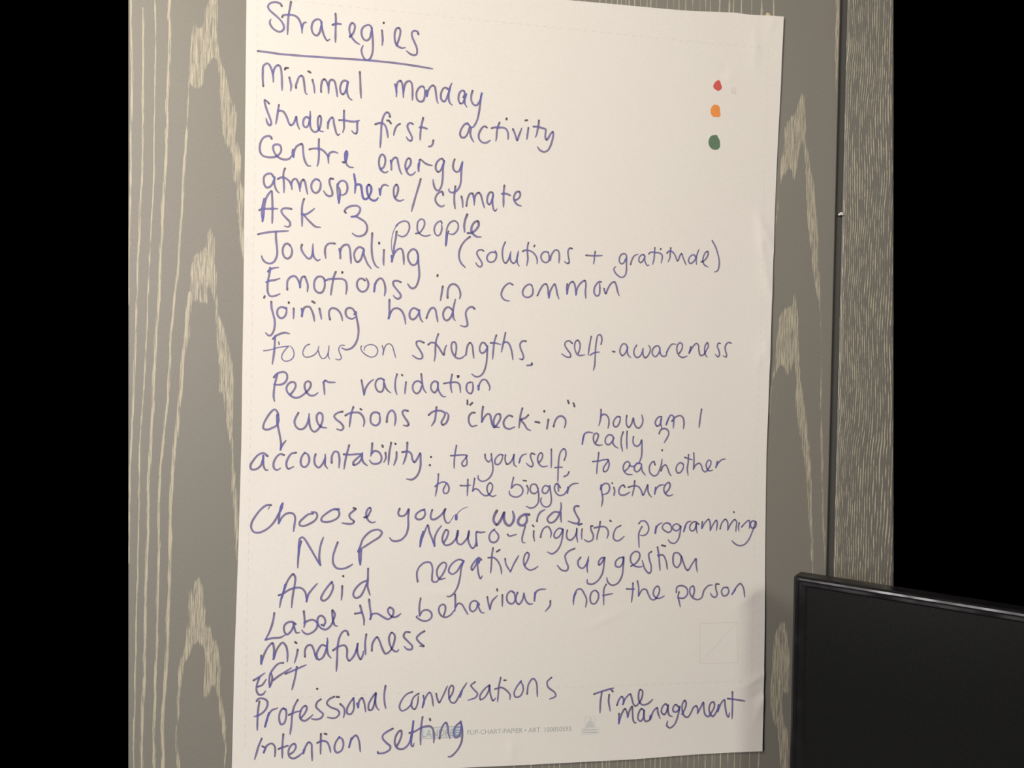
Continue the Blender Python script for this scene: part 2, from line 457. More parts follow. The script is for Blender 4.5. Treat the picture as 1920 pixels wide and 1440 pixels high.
'questions': """24 -1636,-447 -18,47 -29,22 -39,-29 -49,-72 -38,-82 -3,-53 38,-17 68,24 56,36 18,59 -6,71
24 -1653,-447 6,-100 21,-94 19,-93 11,-71 -6,-76
24 -1602,-875 20,53 42,59
24 -1394,-416 -30,-57 -16,-53 18,-59 47,-35 51,13 39,59 18,71 3,54
24 -1266,-482 11,-83 24,-59 35,-25 45,32 39,66 14,71 -10,53 -30,17 -30,-30 -2,-59 24,-58 47,-35 50,-5
24 -857,-391 -55,-15 -46,-42 24,-41 60,-47 33,-53 -26,-36 -58,15
24 -821,-440 43,27 64,13 70,-7 42,-47 17,-65 -11,-54
24 -725,-331 -24,-84 -10,-71 -10,-96
24 -637,-354 12,-9
24 -403,-409 -42,17 -47,-19 -19,-66 16,-59 54,-23 40,30 7,72 -9,48
24 -307,-515 5,71 22,55 35,24 34,-35 13,-78 -10,-78
24 -46,-370 -45,8 -23,-25 25,-59 42,-59 13,-36 -17,-18 -46,8""",
'to': """24 217,-417 42,38 56,18 68,-4 40,-28 -15,-57 -28,-57 18,-32 39,21 27,58 2,51 -26,30
24 314,-315 -7,-80 -12,-91 -38,-68""",
'"check-in"': """24 706,-220 2,-52
24 804,-378 -40,-4 -33,-46 2,-74 35,-51 65,13
24 769,-253 -26,-26
24 908,-299 -10,-86 -2,-109
24 896,-494 30,58 45,46 29,-11 15,-62 22,-74 24,-26 44,55 31,69 -10,48 -40,-5 -30,-55 -8,-58 18,-39 58,-15
24 1291,-419 -43,14 -46,-38 -25,-58 20,-57 54,-22 73,27
24 1419,-310 -21,-78 -10,-93 -9,-86
24 1499,-396 -42,-40 -52,-21 42,-57 42,-63 41,-19
24 1592,-483 53,-9
24 1706,-340 0,-9
24 1763,-452 -17,-118
24 1833,-541 16,67 40,59 53,10 42,-38 7,-52 -14,-60
24 2014,-199 13,-38
24 2088,-232 16,-43""",
'how': """21 2458,-307 1,-72 -8,-71 -17,-70
21 2455,-399 30,26 42,-4 33,-41 9,-61 -12,-72
21 2717,-405 -32,8 -36,-30 -23,-56 15,-44 36,-1 31,46 11,57 -4,25
21 2806,-383 -6,-62 8,-61 27,-30 36,41 25,80 12,-59 28,-56 37,-15 36,37 17,56 -9,57 -8,25""",
'am': """21 3280,-391 -34,-1 -37,-36 -13,-52 26,-36 31,16 21,52 9,57
21 3273,-417 -4,-62 17,-61
21 3374,-415 -28,-78
21 3346,-493 23,67 36,58 33,-10 10,-67 -5,-93
21 3423,-446 47,53 64,22 38,-26 18,-67 -7,-81""",
'I': """21 3828,-282 -16,-116 -13,-125""",
'really': """21 2236,-652 -18,-112
21 2218,-764 9,77 24,61 52,19 57,-13
21 2398,-741 21,46 10,56 -27,20 -31,-26 -5,-61 24,-51 42,-20 54,6
21 2639,-682 -32,40 -42,0 -36,-42 -2,-56 35,-30 42,26 25,46
21 2634,-682 -10,-52 28,-50 48,-29
21 2761,-599 -22,-82 1,-82 20,-87
21 2816,-590 -3,-111 6,-118
21 2904,-659 -6,-61 22,-51 37,-12 37,28 20,52 8,-129 -4,-82 -15,-52 -20,-51""",
'?': """21 3251,-615 20,49 47,21 49,-20 17,-46 -25,-63 -34,-57
21 3298,-829 0,-10""",
'accountability': """24 -1755,-958 -49,37 -60,-20 -58,-68 -35,-69 13,-43 54,0 59,51 27,111
24 -1807,-953 1,-80 11,-62 25,-37 22,3
24 -1557,-941 -48,9 -48,-44 -28,-68 7,-63 36,-22 42,23
24 -1412,-911 -55,-13 -41,-57 -20,-75 23,-56 66,26
24 -1305,-910 -34,-44 -16,-75 19,-50 37,-10 41,48 5,69 -25,46 -31,16
24 -1175,-928 -14,-62 11,-69 43,-37 48,50 29,69 -1,50
24 -1060,-989 4,-75 28,-40
24 -977,-1033 2,82 32,57 37,-6 23,-75 -3,-120
24 -831,-927 80,-3 86,7 62,3
24 -766,-811 -28,-113 -17,-88 -13,-98
24 -609,-929 -55,-44 -48,-57 7,-29 55,23 42,63 7,70
24 -608,-960 20,-63 50,-44
24 -489,-915 34,34 57,-14 35,-63 -14,-63 -55,-23 -50,9 -30,40
24 -482,-785 -4,-86 -11,-76
24 -356,-809 7,-20
24 -315,-901 6,-69 -24,-51
24 -247,-773 -20,-133 -9,-146
24 -177,-893 -1,-76 -29,-89
24 -194,-785 2,-5
24 -104,-892 75,7 38,-31 14,-64 26,-38 43,58 28,55 7,-87 -1,-89 -35,-102 -62,-54 -73,5
24 -44,-771 -4,-108 -17,-89 -26,-76""",
':': """24 246,-1052 1,-5
24 257,-947 2,-5""",
'to~': """20 508,-932 80,7 79,6 49,-11 -25,-40 -38,-57 18,-36 39,14 7,57 -15,51
20 579,-800 -15,-91 -9,-91 0,-108""",
'yourself,': """20 1028,-904 7,-63 15,-80 0,-80 -28,-69 -50,-46 -57,-14 -47,31 -3,45
20 947,-910 7,-52 41,-45 34,35
20 1178,-920 -29,12 -46,-29 -27,-52 12,-46 40,0 34,46 16,64
20 1212,-914 -4,-63 24,-57 40,18 34,52 18,57 -6,-69 13,-69 29,-20
20 1407,-958 -15,-57
20 1394,-1004 16,58 34,35 41,12
20 1592,-904 -38,13 -17,-31 19,-63 19,-52 -17,-27 -41,15 -30,29
20 1650,-1013 34,46 13,58 -20,26 -29,-21 -16,-57 19,-64 47,-37 68,9
20 1810,-835 3,-125 0,-115
20 1863,-1075 47,6 47,0
20 1984,-976 19,64 -6,64 -22,20 -40,-38 -22,-81 -6,-93 -2,-104 0,-116
20 2050,-1126 -21,-41 -44,-23""",
'to~~': """20 2362,-992 76,9 67,16 67,-1 -33,-55 -32,-55 10,-44 36,11 26,55 3,55 -21,32
20 2441,-873 -9,-97 -9,-87 -4,-93""",
'eachother': """20 2794,-1115 50,45 20,49 -22,31 -39,-9 -27,-50 7,-60 46,-44 68,-5
20 2855,-1037 45,-14 34,14 22,33
20 3019,-1020 -40,16 -45,-33 -10,-49 29,-35 39,19 27,55 5,27
20 3019,-1042 13,-66 43,-57
20 3206,-1027 -18,42 -33,-17 -27,-61 13,-71 52,-39 45,17 27,55 27,83 6,67
20 3288,-1106 27,61 34,17 30,-44 24,-66 26,-33
20 3590,-1015 -35,20 -40,-26 -21,-61 24,-50 34,6 39,55 5,50
20 3611,-924 52,-18 53,-14
20 3662,-887 -3,-105 -10,-89 14,-83
20 3734,-864 5,-106 -6,-111
20 3733,-1081 30,56 52,23 30,-33 18,-56 36,-24 45,47 28,56 -1,44 -30,9 -31,-54 11,-55 29,-33 55,9
20 4064,-978 -19,-80
20 4048,-1039 34,50 46,39 48,9""",
'to~~~': """20 319,-1325 39,35 67,23 46,-23 24,-57 -16,-56 -40,-10 -17,38 21,57 16,34
20 357,-1166 -5,-102 -15,-102 -12,-79""",
'the': """20 639,-1312 71,-2 57,8
20 733,-1232 0,-102 -3,-109
20 820,-1220 -10,-80 -13,-80
20 797,-1380 34,29 40,-17 47,-51 52,-23 46,23 33,63 -1,57 -30,23 -33,-46 1,-57 30,-51 41,-20 43,14""",
'bigger': """20 1297,-1341 51,44 64,-11 36,-58 -16,-57 -57,-33 -64,9 -38,35 1,34
20 1323,-1205 -18,-81 -8,-57
20 1451,-1243 39,-5
20 1642,-1346 13,-65 3,-65 -12,-65 -48,-49 -54,-7 -48,21
20 1499,-1308 19,-46 -11,-63
20 1646,-1348 -30,52 -53,0 -20,-52 17,-52 46,-11 38,34
20 1797,-1311 18,-100 9,-97 -18,-55 -43,-23 -45,15 -30,46 -4,38 13,22
20 1784,-1324 -40,17 -37,-35 1,-52 33,-17 40,35 16,58
20 1939,-1335 -25,40 -29,12 -23,-47 13,-57 48,-47 65,12 46,58 11,35
20 1908,-1283 8,-93
20 2034,-1387 28,70 53,35 65,6
20 2039,-1329 -4,-75""",
'picture': """21 2484,-1297 -10,-55
21 2487,-1303 2,-71 18,-100 -13,-102
21 2490,-1308 44,33 45,-11 18,-55 -27,-60 -67,-25
21 2629,-1269 2,-6
21 2653,-1329 12,-44 -7,-55
21 2802,-1323 -20,25 -39,-20 -22,-55 18,-49 57,-6 76,39
21 2850,-1323 79,17 57,-11 35,-44 29,-66 38,77 22,56 7,-78 24,-55 29,-27
21 2933,-1240 -6,-88 -24,-110
21 3219,-1327 -10,-88
21 3212,-1393 19,55 50,42 55,5
21 3363,-1398 39,50 16,55 -18,33 -39,-22 -28,-56 19,-66 52,-33 54,17""",
'Choose': """24 -1701,-1565 -57,-3 -64,-49 -63,-83 -43,-82 -4,-67 31,-47 55,-10 70,25 69,52 54,67 43,83 39,78 10,57
10 -1717,-1586 -20,-31
24 -1561,-1544 -16,-26 -16,-62 -8,-73 -4,-91
24 -1605,-1788 36,67 49,47 56,12 40,-17 17,-47 -7,-83 -10,-83
24 -1191,-1669 -55,-10 -60,-47 -45,-52 1,-36 46,-11 70,26 70,47 25,52 -16,42 -56,10
24 -875,-1614 -67,-3 -81,-47 -60,-57 -4,-37 46,-18 82,13 71,42 19,47 -16,47 -36,7
24 -696,-1599 26,-12 -35,-32 -40,-42 11,-42 47,-42 -20,-26 -67,-3 -60,11
24 -561,-1718 38,10 25,44 17,47 -13,22 -31,-27 -14,-52 11,-53 32,-42 37,-16 34,11""",
'your': """24 -123,-1609 -17,-51 16,-37 42,-5 41,26 31,59 -3,-106 2,-117 -24,-95 -56,-63 -63,-21 -57,9 -29,36
24 190,-1617 -58,-22 -46,-42 -5,-42 38,-22 52,16 27,48 -8,48 -16,16
24 288,-1623 -18,-69 7,-44 37,-9 52,27 52,48 36,58 -17,-58 9,-64 28,-54 32,0
10 506,-1788 31,43 30,53
10 595,-1756 -1,43 16,42 52,54 79,34
32 594,-1692 1,-48""",
'words': """32 1115,-1636 -33,-67 -4,-64 39,-46 37,35 36,75 21,45 -4,-67 29,-75 44,-27 42,38 18,75 -19,73
32 1536,-1684 -63,0 -60,-41 -20,-54 22,-37 50,-6 37,38 6,59 -16,35
24 1641,-1770 9,56 32,59 59,36
24 1929,-1655 -60,6 -60,-44 -32,-48 23,-44 49,0 49,43 37,71 21,76 -4,65
24 1951,-1655 2,-59 9,-68
24 2188,-1575 -39,2 -22,-33 30,-76 40,-76 -21,-42 -61,9 -62,22
24 2191,-1813 41,6
24 2198,-1804 -3,-17""",
'NLP': """24 -1328,-2016 -16,-68 -12,-90 -5,-81 -2,-90
24 -1357,-2174 3,117 12,77 26,15 31,-24 59,-95 64,-109 73,-123
24 -1089,-2316 -15,95 7,118 16,72 22,63""",
'Neuro-': """24 -882,-2030 -29,-83 -25,-100 4,-77 39,-59 63,-15 70,18 66,38
24 -628,-2147 24,59 25,82 52,72 71,50 81,9 36,-32 -26,-55 -79,-54 -89,-59 -62,-40
24 -617,-2134 2,-81 15,-101
24 -590,-2125 -3,-91 -4,-100""",
'linguistic': """23 180,-1899 -25,-79 -11,-111
23 144,-2089 17,90 40,106 35,74 23,-85 39,-96 28,-85
23 326,-2085 -2,96 35,95 50,69
23 442,-2043 41,74 14,75 -27,16 -36,-59 -9,-74 34,-59 63,5 63,58 36,70 -1,48 -15,-80 13,-75 43,-22 52,43 42,64 7,64 -12,-75 23,-96 39,-49 31,27 20,75
23 867,-2083 -10,91 4,86 43,-6 66,5
23 1088,-1875 -39,-32 -26,-64 23,-59 49,-11 42,37 5,54 -45,59
21 1261,-1938 18,-21 98,19
21 1489,-1835 -20,-73 -18,-86 10,-49 33,-6
21 1585,-1822 15,-16
21 1602,-1896 -1,-67 14,-65
21 1694,-1979 10,59 32,60 49,21 33,-38 15,-54 -12,-54
21 1984,-1877 -45,16 -48,-38 -21,-54 17,-35 44,13 37,54 18,44 -6,-98 -25,-109 -48,-75 -60,-35 -61,25
21 2045,-1888 -10,-55 12,-54 39,-20 44,30 32,55 8,65 -2,-87 17,-90
21 2241,-1873 -7,-60 5,-71
21 2383,-1835 -25,2 4,-56 29,-66 -10,-60 -61,-22 -50,28
21 2403,-1859 58,13 79,2 40,-35 12,-55 -16,-60
21 2480,-1778 -13,-90 -20,-76 -7,-68
21 2611,-1762 14,-10
21 2755,-1830 -58,-33 -32,-71 1,-66 46,-31 56,25 39,36""",
'programming': """20 3001,-1804 34,35 49,-2 41,-47 13,-58 -26,-62 -48,-23 -40,5
20 3046,-1842 -28,-52 -14,-48 2,-86 7,-91
20 3239,-1838 -9,-57 -2,-38
20 3231,-1924 8,58 29,47 52,27
20 3431,-1814 -40,19 -44,-14 -24,-48 31,-39 60,-24 34,29 -6,53 -26,33
20 3571,-1843 -40,33 -45,-9 -24,-38 26,-34 45,-5 29,29 14,28 -8,-86 -23,-86 -48,-53 -55,7 -36,41
20 3641,-1839 -23,-72
20 3618,-1911 18,72 34,53 45,14
20 3826,-1815 -46,34 -45,-10 -34,-48 6,-48 35,-15 35,34 13,67 2,-67 13,-63
20 3873,-1781 -6,-87
20 3867,-1868 44,77 49,43 21,-43 4,-107
20 3985,-1893 37,73 44,59 16,-40 -13,-97
20 4122,-1877 21,76 49,53 31,-34 7,-68 -2,-41
20 4228,-1891 47,89 49,49 26,-29 -3,-68 -4,-63
20 4621,-1783 -42,15 -34,-44 16,-48 41,-5 25,34 -6,48 -20,-58 -28,-78 -49,-107 -60,-62 -71,-13 -62,28 -41,39
20 4309,-1649 3,-7
20 4388,-1794 -9,-56 8,-54
20 4425,-1850 53,58 45,29 16,-39 -8,-68""",
'Avoid': """24 -1585,-2685 52,20 70,46 80,25 71,-6 41,-42 20,-63 3,-62
24 -1510,-2551 -19,-88 -28,-103 -15,-93
24 -1547,-2711 28,103 43,114 59,70 26,-40 -5,-93 -16,-104 -10,-93 -5,-85
24 -1248,-2767 19,83 49,72 58,67
24 -942,-2526 -50,-57 -55,-83 -24,-68 26,-26 51,25 49,78 19,83 -21,48
24 -815,-2580 -1,-89 -6,-84
24 -805,-2452 0,-6
24 -500,-2510 -77,-31 -76,-78 -24,-68 27,-42 56,15 50,83 34,94
24 -500,-2363 0,-121 -1,-105 31,-108""",
'negative': """22 124,-2534 -10,54 -1,69 35,73 68,48 63,-6 28,-70 -3,-95 6,-69 43,-12 57,58 56,96 15,74 -33,22 -57,-42 -27,-64 9,-69 32,-38 64,10
22 700,-2280 -27,-85 -14,-128 -34,-128 -52,-79 -42,-28 -32,3
22 704,-2279 -54,22 -64,-26 -57,-63 -14,-64 43,-33 53,26 46,69 41,70
22 929,-2264 -33,27 -53,-48 -41,-75 11,-32 42,53 31,75 27,-11
22 880,-2253 2,-97 18,-107 23,-48 23,35
32 885,-2253 12,-43
21 1016,-2238 74,-1 55,-49 39,-86 10,-73
21 1076,-2113 -14,-109 -3,-119 -8,-91
21 1126,-2161 37,24
21 1236,-2251 12,-70 60,-99
21 1308,-2420 43,98 61,110
21 1493,-2339 37,70 15,75 -23,20 -34,-41 -9,-86 26,-65 55,-35 55,12 51,34""",
'suggestion': """22 2147,-2127 -72,-31 -52,-58 13,-75 29,-76 -14,-43 -65,1 -66,66
22 2228,-2244 -34,-49 15,-70 48,-21 53,55 25,96
22 2329,-2282 -13,-70 8,-87
22 2552,-2249 -47,-5 -35,-53 7,-37 41,37 28,52 -6,-99 -19,-105 -58,-92 -76,-44 -60,16 -5,47
22 2804,-2245 -60,-11 -47,-53 7,-52 49,-12 41,52 10,76 -3,-135 -16,-117 -58,-93 -71,-20 -55,39 -17,59
22 2909,-2363 66,40 46,70 -7,65 -55,16 -53,-50 -4,-77 49,-59 73,-18 36,8
22 3183,-2174 -36,-27 8,-76 26,-83 -4,-82 -24,-17 -56,59 -39,112
22 3263,-2113 19,-106 22,-201
22 3270,-2225 67,5 44,-71 23,-118
22 3321,-2090 50,-14
22 3588,-2233 -44,41 -49,-5 -17,-71 14,-83 44,-36 48,59 10,83 26,-71 39,-89 28,-19 57,83 50,65 6,-77 18,-96""",
'Label': """24 -1635,-2904 -10,-85 -37,-134 -53,-111
24 -1735,-3234 85,19 100,8 50,28
24 -1374,-3046 -41,27 -55,-5 -40,-40 2,-73 31,-37 45,35 29,62 4,52
24 -1399,-3046 11,-52 27,-58 35,5
24 -1268,-3033 45,26 61,9 52,-43 -9,-62 -50,-51 -60,-20 -46,22 -21,29
24 -1278,-2887 9,-78 6,-73 -9,-50
24 -1033,-3068 20,36 -17,63 -41,22 -35,-31 1,-63 37,-58 62,-22 60,46 34,83 14,62 -32,48 2,-68 12,-73 21,-48 31,-11
24 -1059,-3060 31,-14""",
'the~': """24 -651,-2929 82,15
24 -589,-2825 25,-89 26,-85 1,-73
24 -479,-2753 12,-100 14,-84 -7,-68
24 -461,-3000 27,62 62,5 63,-38 74,-33 51,41 9,74 -42,32 -26,-31 22,-58 48,-33 52,10 39,31""",
'behaviour,': """22 155,-2970 41,63 58,10 48,-33 7,-59 -47,-41 -58,-4 -59,27 -29,27 13,11
22 166,-2747 -14,-90 3,-133
22 465,-2965 17,69 -7,54 -32,13 -37,-28 -6,-59 35,-59 54,-17 58,26 52,63
22 600,-2697 7,-105 -3,-112
22 609,-2866 36,48 43,-12 39,-59 44,-73
22 913,-2838 -39,45 -48,-1 -31,-43 3,-64 36,-24 43,34 14,64
22 891,-2827 29,-76 27,-38 33,-4
22 1016,-2741 15,-78 21,-81
22 1052,-2900 27,102 66,72
22 1140,-2640 3,-22
22 1210,-2719 3,-146
22 1364,-2695 -39,25 -43,-29 -15,-59 23,-59 50,-17 32,32 4,64 -18,54
22 1407,-2690 -20,-59 7,-65 33,-27 42,48 20,91
22 1489,-2702 18,-70 34,-55 33,-16 33,7
22 1634,-2693 -4,-108
22 1633,-2763 14,75 49,32 80,5
22 1839,-2804 -3,-60 -60,-75""",
'not': """21 2144,-2812 11,78 39,72 46,6 49,-66 31,-79 -12,-89
21 2175,-2701 -25,-72 -5,-85
21 2469,-2705 -34,30 -47,-23 -21,-71 18,-73 47,-7 43,65 1,66 -21,33
21 2537,-2746 60,13 70,12
21 2577,-2598 -28,-62 -2,-105 3,-103""",
'the~~': """21 2855,-2662 109,-4
21 2939,-2586 -2,-119 -13,-132
21 2999,-2561 19,-92 -1,-103
21 3017,-2756 53,82 48,0 35,-67 36,-60 48,-7 53,72 12,72 -28,34 -47,-46 -5,-66 42,-47 55,2 51,26""",
'person': """21 3534,-2716 8,69 62,19 70,-34 13,-80 -51,-52 -84,8
21 3572,-2711 -13,-56 15,-66 19,-78
21 3767,-2770 16,80 -19,54 -37,-20 -7,-66 40,-67 70,-28 55,26 33,99 61,60 53,9
21 4121,-2616 -38,3 -2,-67 19,-67 -27,-43 -42,17 -25,40
21 4246,-2662 -57,0 -29,-46 25,-61 49,6 29,54 -20,47
21 4352,-2690 -45,-63
21 4311,-2748 61,98 48,39 44,-54 21,-125""",
'Mindfulness': """24 -1781,-3429 3,-100
24 -1779,-3522 25,86 52,110 53,49 19,-63 -3,-136
24 -1633,-3476 40,123 65,79 43,-44 20,-88 0,-106
24 -1375,-3271 16,-12
24 -1342,-3365 -13,-81 -23,-80
24 -1252,-3455 -1,82 29,55 42,6 32,-51 26,-101
24 -998,-3329 -49,16 -42,-52 -23,-74 26,-57 48,24 41,93 16,100 -3,50
24 -983,-3279 -2,-88 20,-76 32,-36
24 -1118,-3426 10,-57
24 -726,-3194 -24,51 -43,-8 -41,-69 -22,-125 -3,-150 -6,-151
24 -911,-3384 67,45 73,15 32,-49 2,-100 26,-45 55,55 35,88 13,69 -7,-69 20,-89 26,-41 26,52 9,50
24 -505,-3191 -12,-111 9,-145
24 -432,-3399 8,95 54,75 33,-52 33,-89 45,-71 62,43 41,101 5,88 -39,33 -30,-57 15,-101 39,-64 44,-21 25,25
24 37,-3174 -51,1 -24,-51 52,-64 58,-65 -6,-38 -56,1 -39,37
24 223,-3165 -53,-31 -44,-57 40,-58 51,-45 -50,3""",
'EFT': """23 -1866,-3733 67,40 67,49
23 -1798,-3704 -28,-92 1,-72 31,-45 45,6 29,38
23 -1811,-3812 49,19 46,68
23 -1513,-3525 -58,-9 -64,-66 -34,-66 -9,-72 7,-83
23 -1671,-3821 26,72 2,51 -11,44
23 -1632,-3739 64,50 69,44 85,55
23 -1483,-3661 75,30 80,34 91,39
23 -1348,-3581 -18,-124 -35,-157""",
'.': """23 -1097,-3859 4,-2""",
'Professional': """23 -1824,-3990 26,30 55,-2 46,-34 1,-63 -39,-65 -59,-40 -54,-16
23 -1790,-3993 -15,-124 -4,-134 1,-98
23 -1674,-4142 -42,-169
23 -1716,-4311 33,128 43,71 70,27
23 -1469,-4107 -35,16 -35,-45 -10,-83 24,-68 35,9 23,67 1,83 -23,32
23 -1432,-4173 65,26 65,18
23 -1328,-3989 -41,-80 -23,-103 -7,-125 -13,-119
23 -1284,-4218 44,56 24,67 -16,27 -35,-20 -29,-67 7,-73 46,-27 50,24 50,48
23 -1047,-3991 -43,-35 -14,-57 47,-54 41,-43 -24,-46 -61,-17 -56,11
23 -884,-3965 -59,-29 -30,-51 47,-49 88,-40 22,-42 -40,-51 -51,-6 -54,13
23 -853,-3969 27,-3
23 -808,-4058 47,-52 8,-63 -13,-57
23 -645,-3988 -45,-61 -33,-73 4,-57 42,-12 35,56 3,84 -8,63
23 -601,-4057 15,-53
23 -586,-4110 9,78 35,41 27,-53 23,-122
23 -372,-3933 -46,-62 -39,-83 6,-68 36,4 30,83 16,121 -6,-100 17,-75 32,-38
23 -252,-3847 -13,-110 7,-106 15,-69""",
'conversations': """21 86,-3932 -75,-32 -67,-93 -15,-69 30,-43 69,27 61,68
21 169,-3956 -56,-36 -36,-82 14,-64 32,-14 30,63 10,102
21 226,-3983 12,-83 -21,-70
21 217,-4136 23,95 62,94 26,-33 26,-138
21 388,-3963 17,-70 24,-46 39,69 61,139
21 552,-4031 43,69 11,76 -20,20 -31,-31 -4,-102 27,-78 45,-12 50,73 37,76 64,101
21 716,-3940 -24,-77
21 881,-3830 -51,-43 33,-46 53,-66 -25,-44 -95,-32
21 1069,-3874 -64,-49 -56,-89 7,-45 45,18 57,88 11,71 8,-84 41,-111 35,31
21 1141,-3927 84,16 66,-40 47,-60 -3,-58
21 1212,-3781 -20,-109 -15,-200
21 1256,-3818 22,-1
21 1478,-3834 -57,-76 -31,-76 20,-53 59,11 38,77 -8,65 -25,46
21 1560,-4002 17,127 57,69 41,-46 21,-189
21 1875,-3799 -55,-57 14,-66 88,-74 14,-46 -81,-37""",
'Intention': """23 -1752,-4455 -34,-87 -24,-87 -20,-77
23 -1743,-4549 33,-24 -13,-54
23 -1723,-4627 34,81 58,25 38,-40 7,-66 -4,-55
23 -1546,-4590 55,20 54,14
23 -1494,-4412 -8,-141 3,-150
23 -1403,-4659 43,34 22,54 -19,36 -42,-22 -28,-66 14,-67 49,-24 59,25 53,43
23 -1242,-4613 -4,-45
23 -1246,-4658 25,83 37,52 33,-22 7,-78 8,-125
23 -1079,-4534 63,23 55,-19 34,-68 14,-59
23 -1037,-4424 0,-125 1,-123
23 -991,-4423 22,-8
23 -809,-4471 -43,-63 -15,-78 29,-51 54,20 26,72 -18,73 -39,24
23 -661,-4491 -27,-111
23 -686,-4596 26,88 53,49 35,-52 25,-152""",
'setting': """24 -330,-4676 6,-18
24 -150,-4391 -65,-33 -55,-44 -2,-42 49,-58 46,-41 -2,-38 -62,-40 -55,-8 -31,1
24 -93,-4608 30,55 26,84 -8,49 -27,-9 -34,-52 -16,-70 12,-57 35,-36 56,-6 49,30 40,62 19,91 18,162
24 61,-4453 63,16 69,37 63,22 63,2 36,-37 16,-65 -1,-109
24 107,-4305 -11,-141 -12,-113 8,-57 15,-7 12,35
24 222,-4256 -12,-95 -8,-134 3,-121
24 314,-4281 7,-21
24 443,-4537 12,85 27,77 38,38 22,-47 13,-93 21,-62
24 707,-4330 21,-90 5,-85 -12,-92 -41,-84 -56,-62 -35,-24 -31,-3
24 701,-4344 -42,-30 -34,-56 -2,-64 25,-37 36,13 27,63 5,71""",
'Time': """23 2446,-4032 85,27 95,26 84,19
23 2674,-3980 25,-28
23 2549,-4017 -15,-122 -3,-140
23 2649,-4047 -5,-84 24,-130
23 2757,-4187 28,75 35,36 25,-38 -8,-64
23 2837,-4178 32,75 65,56 19,-47 26,-83 31,-30 54,51 34,81 -1,65 -31,18 -19,-58 10,-94 44,-49 72,10 69,56""",
'management': """23 2787,-4300 -1,-134
23 2786,-4428 34,116 46,74 25,-42 14,-70
23 2905,-4350 22,81 35,57 8,-82 14,-106 25,-30 10,8
23 3127,-4270 -37,25 -35,-52 -8,-82 34,-30 36,39 10,94 -5,-58 26,-78 54,16 35,58
23 3213,-4343 -1,-42 37,93 53,52 14,-66 32,-77
23 3454,-4222 -37,29 -42,-38 -10,-70 37,-31 35,46 17,76 -1,-77 22,-59 41,-16
23 3596,-4238 -38,33 -36,-43 7,-47 43,-7 36,46 6,23 -22,-117 -46,-117 -61,-43 -43,29 7,62
23 3647,-4335 41,76 13,71 -21,33 -30,-44 2,-94 32,-72 44,-11 42,55 35,70 37,17 19,-31 1,-69
23 3862,-4330 48,87 30,53 8,-78 20,-83 44,-28 48,60 36,82 -14,48 -31,-5 -29,-64 14,-84 38,-37 36,35 30,70
23 4151,-4227 -10,-89
23 4141,-4316 41,100 49,52 14,-89 28,-121 19,-18 15,53
23 4341,-4060 4,-173 -2,-185
23 4278,-4147 115,-16 124,-22""",
}
